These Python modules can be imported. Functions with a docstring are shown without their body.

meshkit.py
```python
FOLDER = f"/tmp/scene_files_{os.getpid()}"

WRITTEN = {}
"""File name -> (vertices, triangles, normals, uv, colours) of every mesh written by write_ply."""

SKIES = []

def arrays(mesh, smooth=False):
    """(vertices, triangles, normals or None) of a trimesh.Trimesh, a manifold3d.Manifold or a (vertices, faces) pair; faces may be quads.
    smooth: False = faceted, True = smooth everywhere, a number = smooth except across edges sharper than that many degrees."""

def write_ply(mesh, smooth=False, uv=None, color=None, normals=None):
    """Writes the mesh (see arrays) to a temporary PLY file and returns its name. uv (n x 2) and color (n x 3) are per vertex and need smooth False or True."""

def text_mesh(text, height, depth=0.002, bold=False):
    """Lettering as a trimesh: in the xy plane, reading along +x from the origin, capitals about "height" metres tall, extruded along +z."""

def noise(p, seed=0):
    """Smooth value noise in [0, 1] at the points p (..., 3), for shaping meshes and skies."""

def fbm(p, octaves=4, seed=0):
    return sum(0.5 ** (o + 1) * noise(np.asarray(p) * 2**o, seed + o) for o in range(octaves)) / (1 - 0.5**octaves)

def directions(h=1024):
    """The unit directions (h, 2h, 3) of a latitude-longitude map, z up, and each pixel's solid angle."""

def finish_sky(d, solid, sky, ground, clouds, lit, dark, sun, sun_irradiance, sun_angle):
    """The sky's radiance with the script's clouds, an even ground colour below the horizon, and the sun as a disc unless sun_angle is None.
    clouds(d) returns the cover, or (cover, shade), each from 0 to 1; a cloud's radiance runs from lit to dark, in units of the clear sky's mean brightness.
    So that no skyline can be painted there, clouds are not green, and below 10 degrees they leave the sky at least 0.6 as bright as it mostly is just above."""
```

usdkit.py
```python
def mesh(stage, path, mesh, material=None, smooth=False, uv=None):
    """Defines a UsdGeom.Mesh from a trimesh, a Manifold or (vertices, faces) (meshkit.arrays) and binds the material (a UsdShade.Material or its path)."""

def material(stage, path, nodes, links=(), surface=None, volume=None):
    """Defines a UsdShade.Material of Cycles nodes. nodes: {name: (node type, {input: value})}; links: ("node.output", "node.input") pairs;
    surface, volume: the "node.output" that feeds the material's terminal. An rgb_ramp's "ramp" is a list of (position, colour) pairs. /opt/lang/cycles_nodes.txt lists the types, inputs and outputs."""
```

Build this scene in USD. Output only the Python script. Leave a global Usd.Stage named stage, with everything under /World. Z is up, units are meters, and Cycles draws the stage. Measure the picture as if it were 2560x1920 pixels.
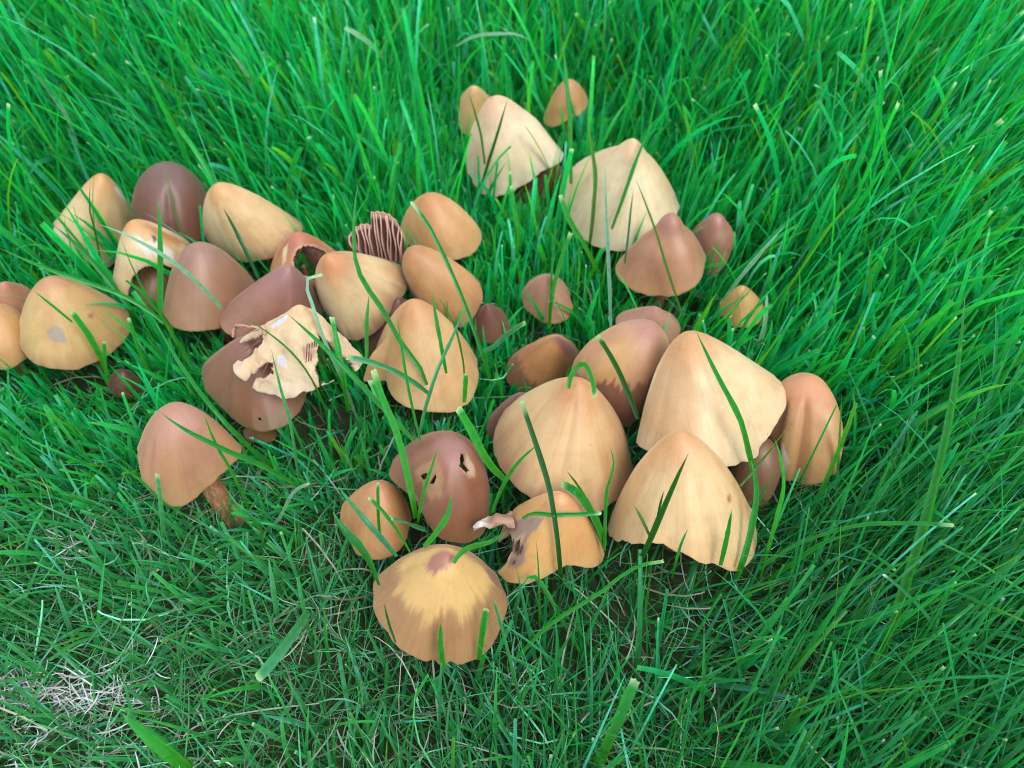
import math, numpy as np, trimesh, usdkit, meshkit
from pxr import Usd, UsdGeom, UsdLux, UsdShade, Gf, Sdf, Vt

stage = Usd.Stage.CreateInMemory()
UsdGeom.SetStageUpAxis(stage, UsdGeom.Tokens.z)
UsdGeom.SetStageMetersPerUnit(stage, 1.0)
world = UsdGeom.Xform.Define(stage, '/World')
stage.SetDefaultPrim(world.GetPrim())
UsdGeom.Scope.Define(stage, '/World/Looks')

# ---------------------------------------------------------------- camera, sky, sun, exposure
cam = UsdGeom.Camera.Define(stage, '/World/camera')
FOCAL = 26.0
cam.CreateFocalLengthAttr(FOCAL)
AP = 2 * FOCAL * math.tan(math.radians(65 / 2))
cam.CreateHorizontalApertureAttr(AP)
cam.CreateVerticalApertureAttr(AP * 0.75)
cam.CreateClippingRangeAttr(Gf.Vec2f(0.01, 1000))
cam.AddTranslateOp().Set(Gf.Vec3d(0, 0, 0.30))
cam.AddRotateXOp().Set(90 - 50)
cam.CreateFStopAttr(11.0)
cam.CreateFocusDistanceAttr(0.29)
cam.CreateExposureAttr(1.52)

SUN_EL, SUN_AZ = math.radians(52), math.radians(140)      # azimuth = atan2(x, y)
usdkit.material(stage, '/World/Looks/sky', {
    'sky': ('sky_texture', {'sky_type': 'single_scattering', 'sun_disc': False, 'sun_elevation': SUN_EL, 'sun_rotation': SUN_AZ}),
    'tc': ('texture_coordinate', {}),
    'n': ('noise_texture', {'scale': 2.2, 'detail': 5, 'roughness': .55}),
    'r': ('rgb_ramp', {'ramp': [(0, (.45, .45, .45)), (.42, (.6, .6, .6)), (.62, (1, 1, 1))]}),
    'cloud': ('color', {'value': (7.2, 7.3, 7.5)}),
    'm': ('mix', {'mix_type': 'mix'}),
    'bg': ('background_shader', {'strength': .108})},
    [('tc.generated', 'n.vector'), ('n.fac', 'r.fac'), ('r.color', 'm.fac'), ('sky.color', 'm.color1'), ('cloud.color', 'm.color2'), ('m.color', 'bg.color')], surface='bg.background')
dome = UsdLux.DomeLight.Define(stage, '/World/sky')
UsdShade.MaterialBindingAPI.Apply(dome.GetPrim()).Bind(UsdShade.Material.Get(stage, '/World/Looks/sky'))
dome.GetPrim().SetCustomDataByKey('kind', 'structure')
sun = UsdLux.DistantLight.Define(stage, '/World/sun')
sun.CreateIntensityAttr(.38)
sun.CreateAngleAttr(28.0)
sun.CreateNormalizeAttr(True)
sun.CreateColorAttr(Gf.Vec3f(1.0, .95, .87))
sun.AddRotateZOp().Set(-math.degrees(SUN_AZ))
sun.AddRotateXOp().Set(-(90 - math.degrees(SUN_EL)))
# shape of every cap: apex x y z, lean x y, radius, height, cone share, curl, four lobes, two rim waves (metres)
CAPS = {
 1: [-0.2081, 0.3433, 0.056, 0.4435, 0.0371, 0.0196, 0.0384, 0.5687, 1.1206, -0.2679, 0.1012, 0.0714, -0.0735, -0.0339, -0.2265],
 2: [-0.1764, 0.3492, 0.0583, 0.1461, 0.1749, 0.0222, 0.0299, 0.2561, 1.168, -0.0956, -0.0684, -0.0371, -0.0186, 0.0138, -0.1011],
 3: [-0.1411, 0.3203, 0.0662, -0.1482, -0.2435, 0.0217, 0.0381, 0.5322, 1.0893, 0.2414, -0.2494, 0.0557, 0.0906, 0.0171, 0.0862],
 4: [-0.1788, 0.3025, 0.059, 0.0176, -0.0273, 0.0197, 0.0287, 0.6019, 1.0626, -0.1768, 0.0697, 0.0214, 0.0135, -0.0054, -0.0339],
 5: [-0.1773, 0.3018, 0.0302, 0.3734, 0.2617, 0.0109, 0.0176, 0.1507, 1.1925, -0.1145, -0.0346, -0.0478, 0.0096, -0.0278, -0.0259],
 6: [-0.1431, 0.284, 0.0608, 0.0846, 0.1392, 0.0221, 0.0315, 0.4101, 0.9236, -0.1072, 0.0571, -0.0086, 0.0384, 0.0213, -0.0552],
 7: [-0.0998, 0.2715, 0.0585, 0.3951, -0.0118, 0.0202, 0.0332, 0.7035, 1.0893, 0.0144, 0.2662, -0.0911, -0.0737, 0.0171, 0.064],
 8: [-0.1025, 0.302, 0.052, 0.0497, 0.0627, 0.0152, 0.0205, 0.4776, 1.062, 0.0435, 0.0653, -0.0511, 0.104, 0.0997, -0.1309],
 9: [-0.0804, 0.2674, 0.0673, -0.2266, -0.331, 0.0211, 0.0376, 0.6325, 1.2424, 0.0307, -0.0206, -0.0223, 0.1653, 0.0662, 0.0087],
 11: [-0.0406, 0.3261, 0.0557, -0.1172, -0.0774, 0.0198, 0.0259, 0.4327, 1.076, 0.0524, -0.1843, 0.027, 0.0457, 0.0462, -0.0456],
 12: [-0.0462, 0.2834, 0.0579, -0.4207, -0.1159, 0.0169, 0.0367, 0.2704, 1.154, 0.022, -0.3, 0.122, 0.0469, -0.0926, -0.084],
 13: [-0.0118, 0.2732, 0.0331, -0.0526, -0.1295, 0.0109, 0.0162, 0.8525, 1.0521, -0.0898, -0.049, -0.0017, -0.0127, 0.0256, -0.0182],
 14: [-0.0417, 0.245, 0.0625, -0.0518, 0.0725, 0.0258, 0.0386, 0.6306, 1.0527, -0.0998, -0.1629, 0.0464, 0.0547, 0.0615, -0.0911],
 15: [-0.0534, 0.2738, 0.0363, 0.1873, -0.0672, 0.0138, 0.0207, 0.7777, 1.0685, -0.2684, 0.2696, 0.0055, -0.1752, -0.0822, 0.1282],
 16: [-0.0825, 0.2255, 0.0785, 0.1761, 0.0791, 0.0214, 0.0304, 0.7649, 1.0765, 0.2282, 0.0368, -0.0399, 0.0148, -0.107, 0.1677],
 17: [-0.112, 0.2318, 0.0542, 0.0618, 0.0485, 0.024, 0.0279, 0.7822, 1.0806, -0.0348, -0.1783, -0.0305, 0.0083, -0.0538, 0.0059],
 18: [-0.1099, 0.2131, 0.0198, 0.2703, -0.0372, 0.0063, 0.0085, 0.7637, 1.0501, 0.1448, 0.0486, -0.0271, 0.0105, 0.0237, -0.0089],
 19: [-0.1305, 0.1937, 0.0562, 0.1075, 0.232, 0.0178, 0.0307, 0.2946, 1.0822, 0.1258, -0.0071, 0.1063, 0.0983, -0.2098, -0.0812],
 20: [-0.2003, 0.2587, 0.0624, 0.1276, 0.0056, 0.0231, 0.0334, 0.4969, 0.9218, 0.0363, 0.0173, -0.02, 0.0811, 0.0548, -0.0463],
 21: [-0.2333, 0.2729, 0.0471, 0.3903, -0.1332, 0.0103, 0.014, 0.797, 1.0237, -0.0449, 0.0403, -0.0335, 0.0056, -0.0188, 0.0042],
 22: [-0.2354, 0.262, 0.0437, 0.1552, 0.3816, 0.0147, 0.0231, 0.0505, 1.2244, -0.1101, -0.0981, 0.0461, -0.0844, -0.0829, -0.0576],
 23: [-0.1778, 0.2402, 0.0228, 0.2858, -0.0061, 0.0075, 0.0108, 0.4867, 1.1105, 0.0245, -0.0889, 0.0062, 0.0308, 0.0878, -0.0305],
 24: [-0.0227, 0.44, 0.0489, 0.0304, -0.4422, 0.012, 0.0216, 0.6822, 1.121, -0.2541, 0.1297, 0.0367, 0.0576, -0.2497, 0.0773],
 25: [-0.009, 0.3875, 0.073, -0.2026, -0.0282, 0.0255, 0.0422, 0.467, 1.1515, 0.089, -0.0694, 0.1054, 0.0047, -0.0626, 0.0728],
 26: [0.0328, 0.4388, 0.0533, -0.0571, -0.1823, 0.0138, 0.0194, 0.4925, 1.1669, -0.134, 0.2349, -0.0704, -0.0872, 0.0747, 0.1595],
 27: [0.022, 0.3863, 0.0367, 0.1719, -0.2712, 0.0148, 0.0255, 0.7193, 1.076, -0.1051, 0.2418, -0.0669, -0.0298, 0.0719, 0.0713],
 28: [0.0597, 0.3464, 0.0745, 0.0044, -0.1714, 0.0322, 0.044, 0.8302, 1.022, -0.0454, -0.031, -0.0054, 0.0373, 0.0465, 0.1199],
 29: [0.0747, 0.3039, 0.0623, -0.0715, 0.0972, 0.0208, 0.0315, 0.6061, 1.0706, 0.0621, 0.1254, -0.1525, -0.0034, -0.0577, 0.0964],
 30: [0.1042, 0.3286, 0.0425, -0.1132, -0.0288, 0.012, 0.0226, 0.4426, 1.2625, -0.1379, -0.042, 0.0695, 0.0696, -0.2295, 0.1915],
 31: [0.0166, 0.2871, 0.0384, -0.0685, -0.1524, 0.0138, 0.0183, 0.7657, 1.0224, -0.1025, -0.086, -0.0394, 0.0016, 0.034, 0.0022],
 32: [0.1102, 0.2827, 0.0354, -0.1776, -0.029, 0.0113, 0.0164, 0.6577, 1.0855, -0.0552, -0.0205, 0.0186, 0.0061, 0.0095, -0.0283],
 33: [0.0206, 0.2507, 0.0348, 0.1587, -0.264, 0.0163, 0.0278, 0.8813, 0.9961, 0.0655, 0.2501, -0.0469, -0.0038, -0.0004, 0.1441],
 34: [0.0569, 0.2343, 0.0589, 0.2822, 0.0986, 0.0199, 0.038, 0.191, 1.5, 0.0448, 0.2345, -0.2, 0.1223, -0.0876, -0.1292],
 35: [0.0668, 0.2672, 0.0372, 0.1047, -0.1241, 0.013, 0.0148, 0.8948, 1.0238, 0.2165, -0.0371, 0.0096, 0.0274, 0.0171, -0.0859],
 36: [0.069, 0.2189, 0.0709, -0.3181, 0.4632, 0.0301, 0.0434, 0.5393, 0.9961, 0.0377, 0.1815, 0.0244, 0.0812, -0.0225, -0.1751],
 37: [0.1223, 0.2163, 0.0473, -0.0691, 0.3822, 0.0182, 0.034, 0.1047, 1.3144, -0.2995, 0.0258, -0.0692, -0.0352, -0.1441, 0.1505],
 38: [0.0604, 0.1715, 0.0684, -0.1259, 0.2319, 0.0269, 0.0446, 0.6117, 1.1935, 0.0687, -0.0428, 0.014, 0.0089, 0.1449, -0.1973],
 39: [0.1014, 0.1958, 0.0318, -0.1879, 0.3804, 0.0114, 0.0212, 0.2242, 1.4143, -0.0508, 0.1739, -0.0834, -0.0116, -0.16, 0.2393],
 40: [0.0251, 0.1959, 0.0682, 0.0896, 0.0194, 0.0309, 0.0416, 0.7197, 0.9191, -0.0583, -0.0282, 0.0072, 0.0089, 0.0844, -0.081],
 41: [0.0046, 0.2193, 0.0318, 0.1358, -0.0633, 0.0127, 0.0209, 0.7377, 1.0908, -0.1209, 0.174, -0.0904, -0.0346, -0.0369, 0.1633],
 42: [-0.022, 0.1758, 0.0545, 0.2275, 0.0354, 0.0215, 0.0253, 0.414, 1.2009, -0.075, -0.1623, -0.0455, 0.0076, 0.0045, -0.2226],
 43: [-0.0518, 0.1723, 0.0334, 0.1355, 0.1977, 0.0159, 0.0224, 0.4161, 0.8958, -0.1055, -0.0442, -0.0595, 0.0389, -0.0471, 0.111],
 44: [-0.0221, 0.1302, 0.0557, 0.1332, 0.0473, 0.0234, 0.0348, 0.506, 0.75, 0.053, -0.0315, 0.0011, 0.0205, -0.0443, -0.085],
 45: [0.0178, 0.155, 0.0531, 0.1388, 0.1051, 0.0186, 0.0304, 0.6063, 1.0099, 0.1317, 0.0648, 0.1088, -0.0286, 0.1134, 0.1108],
}
# holes and colour patches, as outlines on the cap surface (distance from the apex along the skin, around the axis)
HOLES = {
 4: [[(-0.13, -0.822), (0.062, -0.703), (0.327, -0.616), (0.601, -0.487), (0.794, -0.404), (0.751, -0.806), (0.437, -1.138), (-0.141, -1.149), (-0.234, -0.938)]],
 8: [[(-0.101, -0.571), (0.014, -0.395), (0.379, -0.161), (0.699, 0.149), (0.896, -0.078), (0.53, -0.757), (0.229, -0.8), (-0.039, -0.738)]],
 16: [[(0.401, -0.291), (0.581, -0.223), (0.824, -0.205), (0.996, -0.324), (0.875, -0.569), (0.515, -0.857), (0.42, -0.728), (0.424, -0.543)], [(-0.693, -0.504), (-0.602, -0.524), (-0.492, -0.607), (-0.511, -0.678), (-0.613, -0.658), (-0.704, -0.612), (-0.766, -0.643), (-0.971, -0.538), (-0.834, -0.521)], [(-1.018, 0.125), (-0.651, -0.08), (-0.604, -0.232), (-0.714, -0.274), (-0.813, -0.296), (-0.996, -0.248), (-1.079, -0.094)]],
 42: [[(-0.497, -0.374), (-0.393, -0.354), (-0.353, -0.406), (-0.367, -0.47), (-0.472, -0.455)], [(-0.293, -0.451), (-0.214, -0.371), (-0.185, -0.415), (-0.21, -0.495), (-0.343, -0.529)], [(0.084, -0.07), (0.148, -0.06), (0.172, -0.184), (0.269, -0.242), (0.217, -0.289), (0.156, -0.259), (0.107, -0.219)]],
 45: [[(-1.11, 0.136), (-0.815, -0.028), (-0.706, -0.314), (-0.706, -0.424), (-0.752, -0.508), (-0.903, -0.521), (-1.021, -0.434), (-1.136, -0.04)], [(-0.693, -0.323), (-0.576, -0.346), (-0.599, -0.404), (-0.609, -0.476), (-0.654, -0.458)]],
 17: [[(0.233, -0.869), (0.263, -0.86), (0.283, -0.871), (0.255, -0.889), (0.222, -0.889)]],
}
PATCHES = {
 1: [([(0.31, 0.022), (0.345, 0.224), (0.533, 0.463), (0.564, 0.395), (0.472, 0.083)], (235, 235, 235), 0.03, 0.02)],
 20: [([(-0.011, -0.639), (0.13, -0.565), (0.236, -0.584), (0.309, -0.663), (0.249, -0.723), (0.117, -0.739), (0.012, -0.706)], (172, 158, 145), 0.03, 0.03), ([(0.569, -0.207), (0.616, -0.131), (0.646, -0.185), (0.592, -0.239)], (165, 120, 75), 0.03, 0.02)],
 4: [([(0.063, -0.296), (0.286, -0.341), (0.567, -0.07), (0.781, 0.014), (0.811, -0.143), (0.585, -0.395), (0.259, -0.509), (0.112, -0.448)], (248, 240, 225), 0.12, 0.08), ([(0.386, -0.118), (0.443, -0.047), (0.489, -0.122), (0.434, -0.24)], (110, 100, 90), 0.05, 0.02), ([(0.22, 0.084), (0.456, 0.285), (0.587, 0.529), (0.738, 0.598), (0.743, 0.213), (0.519, 0.045), (0.269, -0.009)], (205, 145, 90), 0.12, 0.08)],
 44: [([(-0.631, 0.255), (-0.46, 0.31), (-0.037, 0.129), (0.271, 0.169), (0.541, 0.208), (0.751, 0.146), (0.701, -0.136), (0.49, -0.369), (0.338, -0.61), (0.23, -0.569), (0.039, -0.562), (-0.109, -0.689), (-0.274, -0.714), (-0.298, -0.584), (-0.486, -0.453), (-0.696, -0.161), (-0.616, -0.087)], (228, 184, 122), 0.12, 0.075), ([(-0.159, 0.017), (0.001, 0.067), (0.118, 0.002), (0.105, -0.109), (-0.019, -0.184), (-0.146, -0.226), (-0.262, -0.183), (-0.295, -0.068)], (165, 112, 100), 0.1, 0.08), ([(0.596, 0.253), (0.816, 0.398), (0.909, 0.244), (0.842, 0.103), (0.697, 0.11)], (150, 100, 80), 0.08, 0.05)],
 34: [([(-0.615, -0.535), (-0.336, -0.659), (-0.047, -0.671), (0.198, -0.491), (0.355, -0.696), (0.149, -1.061), (-0.39, -1.201), (-0.766, -0.714)], (150, 104, 86), 0.05, 0.12)],
 33: [([(-0.929, -0.197), (-0.906, 0.047), (-0.727, -0.309), (-0.551, -0.657), (-0.28, -0.863), (-0.45, -0.884), (-0.813, -0.706), (-0.988, -0.321)], (142, 98, 78), 0.08, 0.1), ([(-0.243, -0.017), (0.105, 0.053), (0.809, 0.412), (0.915, -0.032), (0.532, -0.271), (0.065, -0.261)], (160, 100, 105), 0.2, 0.08)],
 45: [([(-0.996, 0.362), (-0.629, -0.033), (-0.286, -0.296), (-0.368, -0.368), (-0.482, -0.419), (-0.51, -0.547), (-0.463, -0.661), (-0.596, -0.662), (-0.734, -0.533), (-0.836, -0.256), (-0.848, 0.044)], (160, 132, 124), 0.05, 0.05)],
 37: [([(-0.552, -0.48), (-0.458, -0.654), (-0.433, -0.75), (-0.508, -0.782), (-0.619, -0.764), (-0.648, -0.694), (-0.526, -0.698), (-0.555, -0.574)], (225, 205, 195), 0.03, 0.03)],
 42: [([(-0.534, -0.284), (-0.393, -0.227), (-0.194, -0.174), (-0.098, -0.391), (-0.061, -0.585), (-0.229, -0.703), (-0.48, -0.552)], (170, 126, 100), 0.1, 0.05), ([(0.177, -0.054), (0.317, -0.155), (0.356, -0.268), (0.265, -0.315), (0.183, -0.272)], (190, 155, 142), 0.07, 0.03)],
 16: [([(-0.613, -0.011), (-0.317, -0.039), (-0.244, -0.114), (-0.326, -0.174), (-0.458, -0.167)], (225, 228, 235), 0.04, 0.04), ([(-0.439, -0.542), (-0.255, -0.631), (-0.224, -0.731), (-0.35, -0.718), (-0.434, -0.62)], (225, 225, 230), 0.03, 0.03), ([(0.101, -0.571), (0.294, -0.47), (0.394, -0.523), (0.328, -0.644), (0.149, -0.647)], (195, 150, 130), 0.06, 0.05)],
 8: [([(-0.422, -0.244), (-0.256, -0.231), (-0.318, -0.573), (-0.509, -0.7)], (240, 215, 185), 0.05, 0.04)],
 38: [([(0.523, -0.38), (0.599, -0.267), (0.582, -0.336), (0.521, -0.438)], (165, 105, 65), 0.03, 0.02)],
}
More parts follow.
